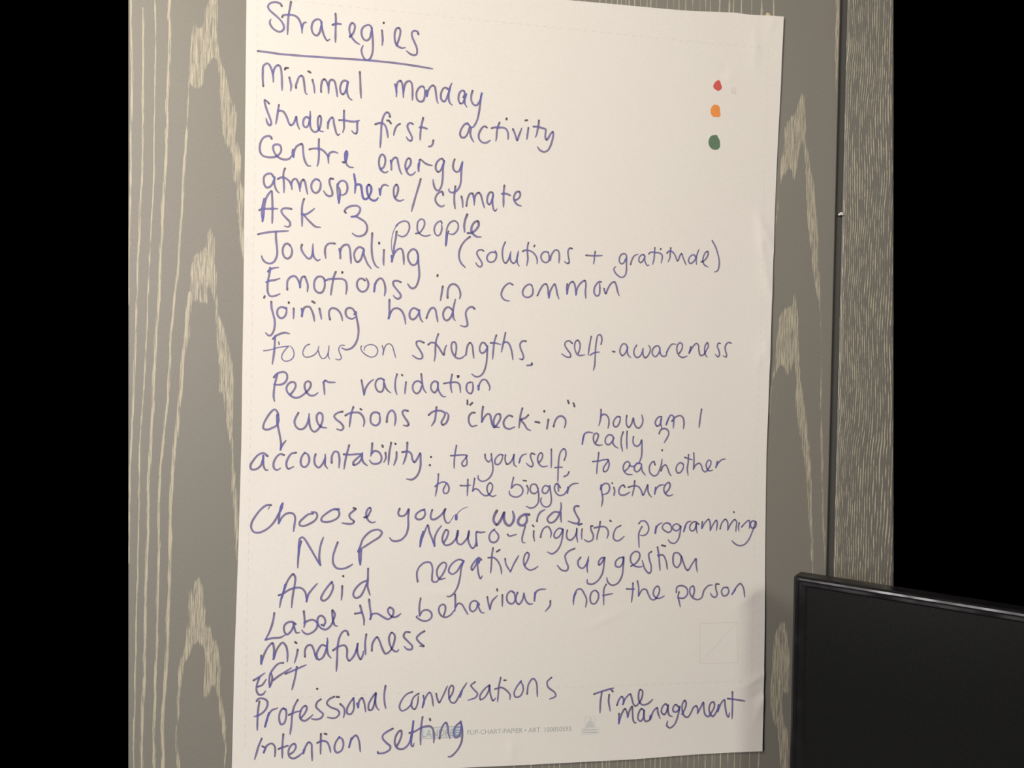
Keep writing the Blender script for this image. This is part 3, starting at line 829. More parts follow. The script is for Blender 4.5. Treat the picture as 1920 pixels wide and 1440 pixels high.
GRAIN_LINES = [[38,-3485,4822,-3477,4553,-3471,4284,-3456,3881,-3445,3613,-3443,3209,-3447,3004,-3436,2465,-3437,2106,-3439,1746,-3440,1387,-3439,848],[35,-3341,4497,-3329,4229,-3322,3892,-3317,3487,-3311,3015,-3306,2923,-3303,2473,-3317,2202,-3321,1842,-3331,1482,-3335,1122,-3339,852,-3337,528,-3339,549,-3344,171,-3351,-169,-3355,-395,-3362,-679,-3369,-1056,-3375,-1339,-3365,-2094,-3369,-2283],[28,-3208,4779,-3202,4577,-3187,4308,-3181,3902,-3182,3632,-3178,3226,-3180,3023,-3178,3021,-3168,2481,-3176,2119,-3190,1722,-3201,1397,-3207,1036,-3207,676,-3213,553,-3220,269,-3226,23,-3230,-109,-3243,-355,-3256,-620,-3269,-866,-3263,-1150,-3263,-1433,-3255,-1811,-3262,-2057,-3259,-2042,-3257,-2420,-3263,-2893,-3263,-3176,-3262,-3649,-3260,-4027,-3265,-4405,-3257,-4764,-3255,-5067],[49,-3036,4794,-3034,4591,-3037,4388,-3020,4186,-3021,3915,-3028,3643,-3035,3372,-3028,3033,-3032,3030,-3035,2759,-3041,2397,-3058,2126,-3059,1764,-3074,1493,-3077,1222,-3080,951,-3096,625,-3105,556,-3114,83,-3123,-69,-3117,-353,-3128,-524,-3139,-865,-3159,-1244,-3153,-1528,-3151,-1906,-3157,-2043,-3160,-2516,-3161,-2894,-3155,-3179,-3154,-3652,-3165,-4030,-3171,-4408,-3162,-4768,-3156,-5072],[42,-2795,3045,-2814,2682,-2826,2409,-2835,2046,-2853,1629,-2864,1321,-2893,1048,-2906,866,-2920,685,-2934,562,-2939,87,-2953,-293,-2979,-579,-3003,-920,-3025,-1148,-3029,-1433,-3030,-1812,-3016,-2043,-3017,-2423,-3022,-2897,-3018,-3276,-3028,-3655,-3026,-4035,-3033,-4319,-3020,-4775,-3014,-5078],[56,-2720,1054,-2749,781,-2753,567,-2790,185,-2801,-157,-2824,-386,-2837,-614,-2867,-919,-2886,-1337,-2898,-1622,-2890,-2044,-2887,-2614,-2896,-2899,-2893,-3184,-2904,-3564,-2918,-3905,-2936,-4095,-2926,-4418,-2919,-4779,-2912,-5083],[22,1963,5519,1963,4919,1968,3521],[22,2048,5527,2047,4926,2053,3526],[22,2133,5534,2132,4934,2138,3532],[22,2243,5545,2243,4943,2248,3539],[22,2329,5552,2328,4950,2334,3545],[22,2414,5560,2414,4957,2419,3551],[22,2492,5567,2491,4964,2496,3556],[22,2569,5575,2568,4970,2574,3561],[22,2617,5579,2617,4974,2622,3564],[22,2681,5585,2680,4980,2686,3568],[22,2724,5589,2724,4983,2729,3571],[22,2802,5596,2801,4990,2807,3576],[22,2880,5603,2879,4997,2885,3582],[22,2966,5611,2966,5004,2971,3587],[22,3019,5616,3018,5008,3023,3591],[22,3097,5623,3097,5015,3102,3596],[22,3245,5637,3245,5027,3250,3606],[22,3333,5645,3333,5035,3338,3612],[22,3407,5652,3406,5041,3412,3617],[22,3500,5660,3499,5049,3505,3623],[22,3597,5669,3596,5057,3602,3629],[22,3694,5678,3694,5065,3699,3636],[22,3774,5685,3773,5072,3779,3641],[22,3836,5691,3835,5077,3841,3645],[35,3969,5703,3969,5088,3974,3654],[35,4103,5716,4103,5100,4108,3663],[22,4162,5721,4162,5105,4167,3667],[35,4273,5731,4273,5114,4278,3674],[22,4417,5745,4417,5126,4422,3684],[35,4562,5758,4561,5138,4567,3693],[35,4730,5774,4730,5153,4735,3704],[22,1413,-3776,1410,-4746,1413,-5329],[22,1540,-3779,1538,-4751,1541,-5335],[22,1639,-3782,1636,-4755,1639,-5339],[22,1787,-3786,1785,-4761,1787,-5346],[22,1876,-3789,1874,-4765,1877,-5351],[22,1946,-3791,1943,-4768,1946,-5354],[22,2015,-3793,2013,-4770,2016,-5357],[22,2165,-3797,2162,-4776,2165,-5364],[22,2295,-3800,2292,-4782,2295,-5371],[22,2365,-3802,2363,-4784,2366,-5374],[22,2446,-3804,2443,-4788,2446,-5378],[22,2506,-3806,2503,-4790,2506,-5381],[22,2587,-3808,2584,-4793,2587,-5385],[22,2637,-3810,2635,-4795,2638,-5387],[22,2678,-3811,2675,-4797,2678,-5389],[22,2789,-3814,2787,-4802,2790,-5394],[22,2850,-3816,2848,-4804,2851,-5397],[22,2901,-3817,2898,-4806,2901,-5400],[22,2962,-3819,2960,-4808,2962,-5403],[22,3044,-3821,3041,-4812,3044,-5406],[22,3105,-3823,3103,-4814,3105,-5409],[22,3156,-3824,3154,-4816,3157,-5412],[22,3238,-3826,3236,-4820,3239,-5416],[22,3300,-3828,3297,-4822,3300,-5419],[22,3372,-3830,3369,-4825,3372,-5422],[22,3444,-3832,3442,-4828,3445,-5426],[22,3516,-3834,3514,-4831,3517,-5429],[22,3599,-3836,3597,-4834,3600,-5433],[22,3662,-3838,3659,-4837,3662,-5436],[22,3755,-3841,3752,-4840,3755,-5440],[22,3838,-3843,3836,-4844,3839,-5444],[22,3901,-3845,3898,-4846,3901,-5447],[22,3995,-3847,3992,-4850,3995,-5452],[22,4089,-3850,4087,-4854,4090,-5456],[22,4127,-3851,4124,-4855,4127,-5458],[32,4211,-3853,4208,-4859,4212,-5462],[22,4310,-3856,4307,-4863,4311,-5467],[22,4405,-3858,4403,-4866,4406,-5471],[22,4490,-3861,4487,-4870,4490,-5475],[22,4617,-3864,4614,-4875,4618,-5481],[32,4745,-3868,4742,-4880,4745,-5488]]
GRAIN_FIELDS = [[-2780,4205,-2732,4413,-2691,4307,-2640,4352,-2618,4545,-2556,4714,-2464,4722,-2452,4436,-2445,4123,-2422,3960,-2367,3828,-2325,3694,-2288,3519,-2226,3359,-2196,3224,-2205,3018,-2162,2828,-2139,2693,-2238,2687,-2286,2793,-2346,2831,-2397,3074,-2423,3345,-2443,3686,-2466,3875,-2526,3884,-2601,3729,-2601,3401,-2614,3401,-2624,3563,-2661,3479,-2727,3502,-2780,3552,-2770,3390,-2777,3117,-2794,2654,-2820,2652,-2816,3115,-2815,3387,-2802,3660,-2788,3932],[-2351,3074,-2211,3083,-2198,2901,-2143,2776,-2145,2447,-2099,2358,-2090,1901,-2085,1444,-2082,1261,-2105,1351,-2146,1661,-2188,1988,-2213,2352,-2251,2460,-2265,2714,-2293,2786,-2347,2837],[-2719,1417,-2678,1546,-2601,1604,-2549,1643,-2536,1825,-2490,1882,-2438,1757,-2423,1430,-2401,1248,-2388,1012,-2374,794,-2320,704,-2297,449,-2402,446,-2427,792,-2457,973,-2503,1099,-2507,880,-2568,860,-2639,912,-2698,855,-2698,438,-2768,436,-2758,781,-2729,1090],[-2306,657,-2236,391,-2186,200,-2169,-183,-2168,-663,-2151,-1046,-2110,-1238,-2081,-1718,-2081,-2179,-2127,-2179,-2166,-1622,-2191,-1334,-2205,-855,-2271,-568,-2306,-243,-2380,-225,-2356,-53,-2403,482,-2416,654],[-2700,645,-2714,454,-2763,186,-2791,-195,-2813,-196,-2790,185,-2767,567,-2758,643],[-2130,-2048,-2084,-2048,-2086,-2375,-2116,-2279],[-2639,-2293,-2624,-2599,-2599,-2465,-2545,-2409,-2488,-2543,-2455,-2811,-2441,-3041,-2386,-3023,-2364,-3195,-2309,-3177,-2266,-3485,-2259,-3830,-2189,-4120,-2161,-4543,-2184,-4811,-2200,-4925,-2227,-4924,-2221,-4809,-2208,-4541,-2270,-4213,-2313,-3905,-2352,-3808,-2403,-3979,-2467,-3977,-2466,-3575,-2462,-3365,-2509,-3307,-2591,-3324,-2633,-3456,-2686,-3550,-2718,-3759,-2729,-4140,-2748,-4501,-2697,-4788,-2686,-4903,-2758,-4900,-2786,-4423,-2776,-4043,-2775,-3662,-2752,-3435,-2701,-3283,-2688,-2998,-2667,-2712],[5614,5405,5691,5411,5692,5096,5688,4731,5677,4366,5676,4123,5671,3941,5638,4060,5636,4424,5607,4482,5611,4968],[4894,3415,4912,3576,4983,3701,5076,3808,5145,4074,5210,4018,5230,3637,5247,3336,5281,3238,5307,3058,5376,2840,5404,2540,5443,2239,5453,1836,5481,1535,5498,1253,5434,1250,5361,1631,5322,1931,5272,2231,5239,2732,5209,3133,5172,3372,5144,3169,5108,2906,5058,2763,5032,2962,4969,2918,4908,2835,4869,2652,4864,2412,4837,2210,4818,2109,4806,2209,4830,2510,4866,2812,4870,3113,4907,3316],[5413,1423,5488,1426,5513,974,5541,410,5539,-156,5579,-579,5589,-1004,5604,-1428,5641,-1994,5662,-2617,5641,-2617,5578,-1853,5547,-1146,5512,-298,5505,268,5505,692,5465,1114],[4900,1011,4957,1125,5075,1185,5115,1384,5182,1048,5208,542,5231,205,5282,-76,5334,-357,5387,-723,5430,-1287,5460,-1937,5490,-2615,5451,-2615,5401,-1993,5352,-1429,5304,-1006,5219,-584,5153,-275,5158,119,5132,343,5039,144,4961,311,4874,197,4834,28,4812,-309,4780,-590,4768,-310,4790,27,4842,308,4864,673],[4879,-4040,4900,-3605,4923,-3286,4997,-3128,5080,-3086,5107,-3232,5158,-3466,5174,-3831,5174,-4166,5066,-4133,5070,-4337,5104,-4484,5169,-4603,5190,-5216,5059,-5210,5020,-4845,5000,-4626,4936,-4522,4894,-4331,4881,-4113]]
SHEET_EDGE = {"LEFT":[[-2128,5064],[-2123,4669],[-2101,2695],[-2081,983],[-2078,60],[-2071,-862],[-2082,-2180],[-2098,-3432],[-2099,-4420],[-2097,-5013]],"RIGHT":[[4870,5412],[4856,5022],[4840,4401],[4837,4112],[4812,3102],[4793,2092],[4777,1299],[4760,218],[4750,-862],[4757,-1510],[4768,-2662],[4773,-3022],[4774,-4103],[4775,-4463],[4769,-4851],[4763,-5254]],"TOP":[[-2274,4959],[-2129,4965],[-192,4983],[1843,5005],[2440,5004],[3222,5000],[3604,5004],[3900,5021],[4199,5032],[4387,5019],[4651,5026],[4856,5022],[5032,5022]],"BOTTOM":[[-2197,-4893],[-2099,-4894],[221,-4922],[971,-4913],[1316,-4914],[2969,-4900],[3825,-4871],[4761,-4858],[4951,-4851]]}

# ------------------------------------------------------------------ materials
# oak-effect laminate: matt grey-brown ground, pale chalky pores where the "grain" attribute is high
WOOD_PALE = (0.56, 0.52, 0.40)
wood_fig, nd, lk, bs = new_mat('limed_oak_figured', rough=0.5, spec=0.45)
at = N(nd, 'ShaderNodeAttribute', attribute_name='grain')
streak = mapped_noise(nd, lk, (820, 1, 30), 1.0, 4.0, 0.7)
s2 = math_node(nd, lk, 'MULTIPLY', at.outputs['Fac'], 0.56)
s3 = math_node(nd, lk, 'ADD', s2, streak.outputs['Fac'])
mask = maprange(nd, lk, s3, 0.86, 1.02)
tone = mapped_noise(nd, lk, (5, 1, 3.5), 1.0, 2.0)
base = mixcol(nd, lk, maprange(nd, lk, tone.outputs['Fac'], 0.4, 0.62), (0.215, 0.206, 0.188), (0.203, 0.208, 0.192))
fine = mapped_noise(nd, lk, (1400, 1, 300), 1.0, 2.0)
base = mixcol(nd, lk, maprange(nd, lk, fine.outputs['Fac'], 0.3, 0.7), base, (0.245, 0.232, 0.20))
lk.new(mixcol(nd, lk, math_node(nd, lk, 'MULTIPLY', mask, 0.85), base, WOOD_PALE), bs.inputs['Base Color'])
bp = N(nd, 'ShaderNodeBump')
bp.inputs['Strength'].default_value = 0.25
bp.inputs['Distance'].default_value = 0.0004
lk.new(mask, bp.inputs['Height'])
lk.new(bp.outputs['Normal'], bs.inputs['Normal'])

# straight-grained laminate: fine broken vertical pores all over
wood_str, nd, lk, bs = new_mat('limed_oak_straight', rough=0.5, spec=0.45)
tc = N(nd, 'ShaderNodeTexCoord')
pos = N(nd, 'ShaderNodeSeparateXYZ')
lk.new(tc.outputs['Object'], pos.inputs[0])
wob = mapped_noise(nd, lk, (7, 1, 4.5), 1.0, 2.0)
wob2 = mapped_noise(nd, lk, (40, 1, 38), 1.0, 1.0)
d = math_node(nd, lk, 'SUBTRACT', pos.outputs['X'], 0.576)
d = math_node(nd, lk, 'ADD', d, math_node(nd, lk, 'MULTIPLY', math_node(nd, lk, 'SUBTRACT', wob.outputs['Fac'], 0.5), 0.030))
d = math_node(nd, lk, 'ADD', d, math_node(nd, lk, 'MULTIPLY', math_node(nd, lk, 'SUBTRACT', wob2.outputs['Fac'], 0.5), 0.0022))
u = math_node(nd, lk, 'SUBTRACT', math_node(nd, lk, 'MULTIPLY', d, 380.0), math_node(nd, lk, 'MULTIPLY', math_node(nd, lk, 'MULTIPLY', d, d), 900.0))
cell = math_node(nd, lk, 'FLOOR', u, 0)
fr = math_node(nd, lk, 'ABSOLUTE', math_node(nd, lk, 'SUBTRACT', math_node(nd, lk, 'SUBTRACT', u, cell), 0.5), 0)
cmb = N(nd, 'ShaderNodeCombineXYZ')
lk.new(math_node(nd, lk, 'MULTIPLY', cell, 7.31), cmb.inputs['X'])
lk.new(math_node(nd, lk, 'MULTIPLY', pos.outputs['Z'], 36.0), cmb.inputs['Z'])
gate = N(nd, 'ShaderNodeTexNoise')
gate.inputs['Scale'].default_value = 1.0
gate.inputs['Detail'].default_value = 3.0
gate.inputs['Roughness'].default_value = 0.6
lk.new(cmb.outputs[0], gate.inputs['Vector'])
width = maprange(nd, lk, gate.outputs['Fac'], 0.36, 0.64, 0.0, 0.21)
pore = math_node(nd, lk, 'SUBTRACT', width, fr)
pore = maprange(nd, lk, pore, -0.05, 0.08)
base = mixcol(nd, lk, 0.5, (0.178, 0.172, 0.152), (0.182, 0.182, 0.164))
lk.new(mixcol(nd, lk, math_node(nd, lk, 'MULTIPLY', pore, 0.9), base, WOOD_PALE), bs.inputs['Base Color'])
bp = N(nd, 'ShaderNodeBump')
bp.inputs['Strength'].default_value = 0.25
bp.inputs['Distance'].default_value = 0.0004
lk.new(pore, bp.inputs['Height'])
lk.new(bp.outputs['Normal'], bs.inputs['Normal'])

edge_mat, _, _, _ = new_mat('dark_panel_edge', (0.05, 0.05, 0.045), 0.7)
gap_mat, _, _, _ = new_mat('dark_recess', (0.075, 0.075, 0.070), 0.7)
plaster, nd, lk, bs = new_mat('painted_plaster', (0.42, 0.40, 0.37), 0.8)
nz = mapped_noise(nd, lk, (3, 3, 3), 2.0, 4.0)
lk.new(mixcol(nd, lk, nz.outputs['Fac'], (0.40, 0.38, 0.35), (0.46, 0.44, 0.41)), bs.inputs['Base Color'])
carpet, nd, lk, bs = new_mat('grey_carpet', (0.12, 0.11, 0.10), 0.95)
nz = mapped_noise(nd, lk, (200, 200, 200), 1.0, 3.0)
lk.new(mixcol(nd, lk, nz.outputs['Fac'], (0.08, 0.075, 0.07), (0.17, 0.16, 0.14)), bs.inputs['Base Color'])

paper, nd, lk, bs = new_mat('flip_chart_paper', (0.80, 0.79, 0.765), 0.85, 0.25)
f1 = mapped_noise(nd, lk, (800, 800, 800), 1.0, 3.0, 0.7)
f2 = mapped_noise(nd, lk, (7, 7, 7), 1.0, 2.0)
c1 = mixcol(nd, lk, maprange(nd, lk, f1.outputs['Fac'], 0.3, 0.7), (0.775, 0.765, 0.73), (0.825, 0.82, 0.79))
lk.new(mixcol(nd, lk, maprange(nd, lk, f2.outputs['Fac'], 0.35, 0.65, 0.0, 0.25), c1, (0.80, 0.765, 0.75)), bs.inputs['Base Color'])
bp = N(nd, 'ShaderNodeBump')
bp.inputs['Strength'].default_value = 0.12
bp.inputs['Distance'].default_value = 0.0006
lk.new(f1.outputs['Fac'], bp.inputs['Height'])
lk.new(bp.outputs['Normal'], bs.inputs['Normal'])

ink, nd, lk, bs = new_mat('blue_marker_ink', rough=0.55, spec=0.4)
at = N(nd, 'ShaderNodeAttribute', attribute_name='ink')
sp = N(nd, 'ShaderNodeSeparateColor')
lk.new(at.outputs['Color'], sp.inputs['Color'])
nz = mapped_noise(nd, lk, (60, 60, 60), 1.0, 2.0)
c = mixcol(nd, lk, maprange(nd, lk, nz.outputs['Fac'], 0.35, 0.65), (0.203, 0.178, 0.292), (0.222, 0.200, 0.400))
c = mixcol(nd, lk, sp.outputs['Green'], c, (0.115, 0.095, 0.115))
c = mixcol(nd, lk, sp.outputs['Red'], c, (0.135, 0.135, 0.40))
lk.new(c, bs.inputs['Base Color'])


def flat_ink(name, color, rough=0.6):
    m, nd, lk, bs = new_mat(name, color, rough, 0.3)
    nz = mapped_noise(nd, lk, (300, 300, 300), 1.0, 3.0)
    d = tuple(v * 0.82 for v in color)
    l = tuple(min(1, v * 1.15) for v in color)
    lk.new(mixcol(nd, lk, nz.outputs['Fac'], d, l), bs.inputs['Base Color'])
    return m


red_ink = flat_ink('red_ink', (0.66, 0.11, 0.10))
orange_ink = flat_ink('orange_ink', (0.86, 0.31, 0.075))
green_ink = flat_ink('green_ink', (0.12, 0.215, 0.135))
print_grey = flat_ink('grey_print', (0.40, 0.44, 0.44))
print_blue = flat_ink('blue_print', (0.26, 0.40, 0.58))
print_pale = flat_ink('pale_blue_print', (0.68, 0.74, 0.75))
print_faint = flat_ink('faint_print', (0.68, 0.66, 0.61))
print_white = flat_ink('unprinted_paper', (0.80, 0.80, 0.80))
tv_gloss, nd, lk, bs = new_mat('glossy_black_plastic', (0.012, 0.012, 0.014), 0.16, 0.4)
gz = mapped_noise(nd, lk, (22, 22, 22), 1.0, 2.0)
lk.new(maprange(nd, lk, gz.outputs['Fac'], 0.35, 0.65, 0.12, 0.38), bs.inputs['Roughness'])
tv_matt, _, _, _ = new_mat('matt_black_plastic', (0.02, 0.02, 0.02), 0.5)
screen_mat, nd, lk, bs = new_mat('dark_screen_glass', (0.008, 0.009, 0.009), 0.15, 0.5)
nz = mapped_noise(nd, lk, (1500, 1500, 1500), 1.0, 1.0)
lk.new(maprange(nd, lk, nz.outputs['Fac'], 0.3, 0.7, 0.24, 0.29), bs.inputs['Roughness'])
putty_mat, _, _, _ = new_mat('cream_tack', (0.62, 0.55, 0.38), 0.7)
chip_mat, _, _, _ = new_mat('white_chip', (0.75, 0.75, 0.72), 0.7)
steel, _, _, _ = new_mat('dark_steel', (0.06, 0.06, 0.065), 0.4)


# ------------------------------------------------------------------ the room
def slab(name, x0, x1, y0, y1, z0, z1, mat, kind='structure'):
    v = [(x, y, z) for x in (x0, x1) for y in (y0, y1) for z in (z0, z1)]
    f = [(0, 1, 3, 2), (4, 6, 7, 5), (0, 4, 5, 1), (2, 3, 7, 6), (0, 2, 6, 4), (1, 5, 7, 3)]
    o = link(name, mesh_from(name, v, f), mat)
    if kind:
        o['kind'] = kind
    return o


slab('floor', -2.6, 2.2, -3.3, 0.05, -0.05, 0.0, carpet)
slab('ceiling', -2.6, 2.2, -3.3, -1.0, EYE + 1.15, EYE + 1.2, plaster)
slab('wall_rear', -2.6, 2.2, -3.35, -3.25, 0.0, EYE + 1.15, plaster)
slab('wall_left', -2.7, -2.6, -3.3, -1.0, 0.0, EYE + 1.15, plaster)

ZT, ZB = 0.60, -0.62           # panels run past the top and bottom of the view
def lerp_line(z, a, b):        # x on the line a-b at height z
    return a[0] + (b[0] - a[0]) * (z - a[1]) / (b[1] - a[1])


LE = ((-0.3515, 0.4744), (-0.3317, -0.4957))      # outer edge of the wide panel
G1 = ((0.5696, 0.5339), (0.5669, -0.2528))        # wide panel / gap
G2 = ((0.5820, 0.5350), (0.5796, -0.2529))        # gap / narrow panel
RE = ((0.6503, 0.5408), (0.6692, -0.2745))        # outer edge of the narrow panel

wb = mesh_from('wall_back', [
    (lerp_line(ZT, *LE), 0.007, EYE + ZT), (lerp_line(ZB, *LE), 0.007, EYE + ZB),
    (lerp_line(ZB, *RE), 0.007, EYE + ZB), (lerp_line(ZT, *RE), 0.007, EYE + ZT),
    (lerp_line(ZT, *LE), 0.04, EYE + ZT), (lerp_line(ZB, *LE), 0.04, EYE + ZB),
    (lerp_line(ZB, *RE), 0.04, EYE + ZB), (lerp_line(ZT, *RE), 0.04, EYE + ZT)],
    [(0, 1, 2, 3), (7, 6, 5, 4), (0, 4, 5, 1), (3, 2, 6, 7), (0, 3, 7, 4), (1, 5, 6, 2)])
wall_back = link('wall_back', wb, gap_mat)
wall_back['kind'] = 'structure'


def grain_field(X, Z):
    g = np.zeros_like(X)
    for L in GRAIN_LINES:
        w = L[0] * 1e-4
        p = np.array(L[1:], float).reshape(-1, 2) * 1e-4
        o = np.argsort(p[:, 1])
        p = p[o]
        xs = np.interp(Z, p[:, 1], p[:, 0])
        lo = ZB - 1 if p[0, 1] < -0.44 else p[0, 1]
        hi = ZT + 1 if p[-1, 1] > 0.46 else p[-1, 1]
        inside = (Z >= lo) & (Z <= hi)
        v = np.clip(1.22 - np.abs(X - xs) / (w * 0.5) * 0.70, 0, 0.92) * inside
        g = np.maximum(g, v)
    f = np.zeros_like(X)
    for P in GRAIN_FIELDS:
        p = np.array(P, float).reshape(-1, 2) * 1e-4
        x0, z0 = p[:, 0], p[:, 1]
        x1, z1 = np.roll(x0, -1), np.roll(z0, -1)
        odd = np.zeros(X.shape, bool)
        for a, b, c, d in zip(x0, z0, x1, z1):
            if b == d:
                continue
            cond = ((b > Z) != (d > Z)) & (X < (c - a) * (Z - b) / (d - b) + a)
            odd ^= cond
        f = np.maximum(f, odd * 0.81)
    k = 2
    pad = np.pad(f, ((k, k), (0, 0)), mode='edge')
    f = sum(pad[i:i + f.shape[0]] for i in range(2 * k + 1)) / (2 * k + 1)
    pad = np.pad(f, ((0, 0), (1, 1)), mode='edge')
    f = (pad[:, :-2] + 2 * pad[:, 1:-1] + pad[:, 2:]) / 4
    return np.maximum(g, f)


def panel(name, ea, eb, nx, nz, mat, figured, front=0.0, back=0.030):
    us, vs = np.linspace(0, 1, nx), np.linspace(0, 1, nz)
    Zr = ZB + (ZT - ZB) * vs
    xa = np.array([lerp_line(z, *ea) for z in Zr])
    xb = np.array([lerp_line(z, *eb) for z in Zr])
    X = xa[:, None] + (xb - xa)[:, None] * us[None, :]
    Z = np.repeat(Zr[:, None], nx, 1)
    Y = np.full_like(X, front)
    # small rounded arris on both vertical edges
    for k, dy in ((0, 0.0012), (-1, 0.0012)):
        Y[:, k] += dy
    co = np.stack([X, Y, Z + EYE], -1).reshape(-1, 3)
    idx = np.arange(nx * nz).reshape(nz, nx)
    quads = np.stack([idx[:-1, :-1], idx[:-1, 1:], idx[1:, 1:], idx[1:, :-1]], -1).reshape(-1, 4)
    n0 = len(co)
    ring = np.concatenate([idx[0, :], idx[1:, -1], idx[-1, -2::-1], idx[-2:0:-1, 0]])
    rc = co[ring].copy()
    rc[:, 1] = back
    allco = np.concatenate([co, rc])
    m = len(ring)
    a = np.arange(m)
    b = (a + 1) % m
    side = np.stack([ring[a], n0 + a, n0 + b, ring[b]], -1)
    faces = np.concatenate([quads, side])
    me = bpy.data.meshes.new(name)
    me.vertices.add(len(allco))
    me.vertices.foreach_set('co', allco.ravel())
    me.loops.add(len(faces) * 4)
    me.loops.foreach_set('vertex_index', faces.ravel().astype(np.int32))
    me.polygons.add(len(faces))
    me.polygons.foreach_set('loop_start', (np.arange(len(faces)) * 4).astype(np.int32))
    me.polygons.foreach_set('loop_total', np.full(len(faces), 4, np.int32))
    mi = np.zeros(len(faces), np.int32)
    mi[len(quads):] = 1
    me.update(calc_edges=True)
    me.materials.append(mat)
    me.materials.append(edge_mat)
    me.polygons.foreach_set('material_index', mi)
    if figured:
        g = np.zeros(len(allco), np.float32)
        g[:n0] = grain_field(X, Z).reshape(-1)
        at = me.attributes.new('grain', 'FLOAT', 'POINT')
        at.data.foreach_set('value', g)
    me.validate()
    return link(name, me, None, wall_back)


wide = panel('wood_panel', LE, G1, 720, 480, wood_fig, True)
wide['label'] = 'wide grey oak panel with pale arched grain behind the paper sheet'
narrow = panel('wood_panel', G2, RE, 30, 60, wood_str, False, front=0.004)
narrow['label'] = 'narrow grey oak panel with fine straight pale grain right of the dark gap'

# ------------------------------------------------------------------ the sheet of flip-chart paper
EDGE = {k: np.array(v, float) * 1e-4 for k, v in SHEET_EDGE.items()}


def edge_x(name, z):
    p = EDGE[name]
    o = np.argsort(p[:, 1])
    return np.interp(z, p[o, 1], p[o, 0])


def edge_z(name, x):
    p = EDGE[name]
    return np.interp(x, p[:, 0], p[:, 1])


rng = np.random.RandomState(4)
WAVES = [(rng.uniform(2, 9), rng.uniform(2, 9), rng.uniform(0, 6.28), rng.uniform(0.00010, 0.00032)) for _ in range(9)]
# creases: x0, z0, x1, z1, height, spread
CREASES = [
    (0.455, 0.235, 0.482, 0.180, 0.0022, 0.006), (0.455, 0.235, 0.470, 0.150, 0.0018, 0.005),
    (0.462, 0.165, 0.480, 0.120, 0.0020, 0.006), (0.466, 0.075, 0.478, 0.030, 0.0016, 0.006),
    (0.470, 0.060, 0.455, 0.020, 0.0008, 0.004), (0.446, -0.402, 0.484, -0.378, 0.0018, 0.005),
    (0.455, -0.420, 0.484, -0.402, -0.0014, 0.005), (0.462, -0.455, 0.484, -0.395, 0.0014, 0.006),
    (0.430, -0.300, 0.478, -0.262, 0.0009, 0.005), (0.210, -0.327, 0.305, -0.285, 0.0006, 0.004),
    (0.020, -0.268, 0.085, -0.270, 0.0009, 0.003), (-0.2160, 0.160, -0.2080, 0.172, 0.0020, 0.004),
    (0.404, 0.413, 0.420, 0.418, 0.0011, 0.004), (0.398, 0.425, 0.412, 0.432, -0.0008, 0.003),
    (0.447, 0.490, 0.447, 0.420, 0.0011, 0.006), (0.475, 0.512, 0.462, 0.470, 0.0007, 0.004),
    (-0.2140, -0.080, -0.190, -0.130, 0.0010, 0.006), (-0.2140, 0.330, -0.180, 0.300, 0.0008, 0.006),
    (0.1370, -0.455, 0.1380, -0.490, 0.0012, 0.004), (0.300, 0.5250, 0.330, 0.500, 0.0007, 0.005),
]


def sheet_height(x, z):
    """how far the sheet stands off the panel, metres"""
    x = np.asarray(x, float)
    z = np.asarray(z, float)
    h = np.full(np.broadcast(x, z).shape, 0.0020)
    for a, b, c, d in WAVES:
        h = h + d * np.sin(a * x + b * z * 1.3 + c) * np.cos(b * x * 0.7 - a * z + c * 2)
    right = np.clip((x - 0.40) / 0.09, 0, 1) ** 2
    h = h + right * (0.0016 + 0.0014 * np.sin(z * 14 + 1.0))
    left = np.clip((-0.17 - x) / 0.05, 0, 1) ** 2
    h = h + left * (0.0006 + 0.0006 * np.sin(z * 11))
    bot = np.clip((-0.43 - z) / 0.06, 0, 1) ** 2
    h = h + bot * 0.0020
    for x0, z0, x1, z1, A, s in CREASES:
        dx, dz = x1 - x0, z1 - z0
        L = math.hypot(dx, dz)
        t = ((x - x0) * dx + (z - z0) * dz) / (L * L)
        dist = np.abs((x - x0) * dz - (z - z0) * dx) / L
        win = np.clip(1 - np.abs(t - 0.5) * 1.6, 0, 1)
        h = h + A * np.exp(-dist / s) * win
    return np.maximum(h, 0.0006)


nu, nv = 200, 280
U, V = np.meshgrid(np.linspace(0, 1, nu), np.linspace(0, 1, nv))
Zs = -0.49 + V * 1.0
Xs = edge_x('LEFT', Zs) + (edge_x('RIGHT', Zs) - edge_x('LEFT', Zs)) * U
for _ in range(3):
    Zs = edge_z('BOTTOM', Xs) + (edge_z('TOP', Xs) - edge_z('BOTTOM', Xs)) * V
    Xs = edge_x('LEFT', Zs) + (edge_x('RIGHT', Zs) - edge_x('LEFT', Zs)) * U
Hs = sheet_height(Xs, Zs)
co = np.stack([Xs, -Hs, Zs + EYE], -1).reshape(-1, 3)
idx = np.arange(nu * nv).reshape(nv, nu)
quads = np.stack([idx[:-1, :-1], idx[:-1, 1:], idx[1:, 1:], idx[1:, :-1]], -1).reshape(-1, 4)
sheet_me = mesh_from('flip_chart_sheet', co.tolist(), quads.tolist(), True)
sheet = link('flip_chart_sheet', sheet_me, paper)
sol = sheet.modifiers.new('thickness', 'SOLIDIFY')
sol.thickness = 0.00022
sol.offset = -1.0
es = sheet.modifiers.new('crisp_edge', 'EDGE_SPLIT')
es.split_angle = math.radians(50)
sheet['label'] = 'large white flip chart sheet covered in blue handwritten list, stuck on the grey wood panel'
sheet['category'] = 'paper'


def on_sheet(x, z, lift):
    return (x, z, lift)          # laid onto the sheet's own surface by sheet_mesh


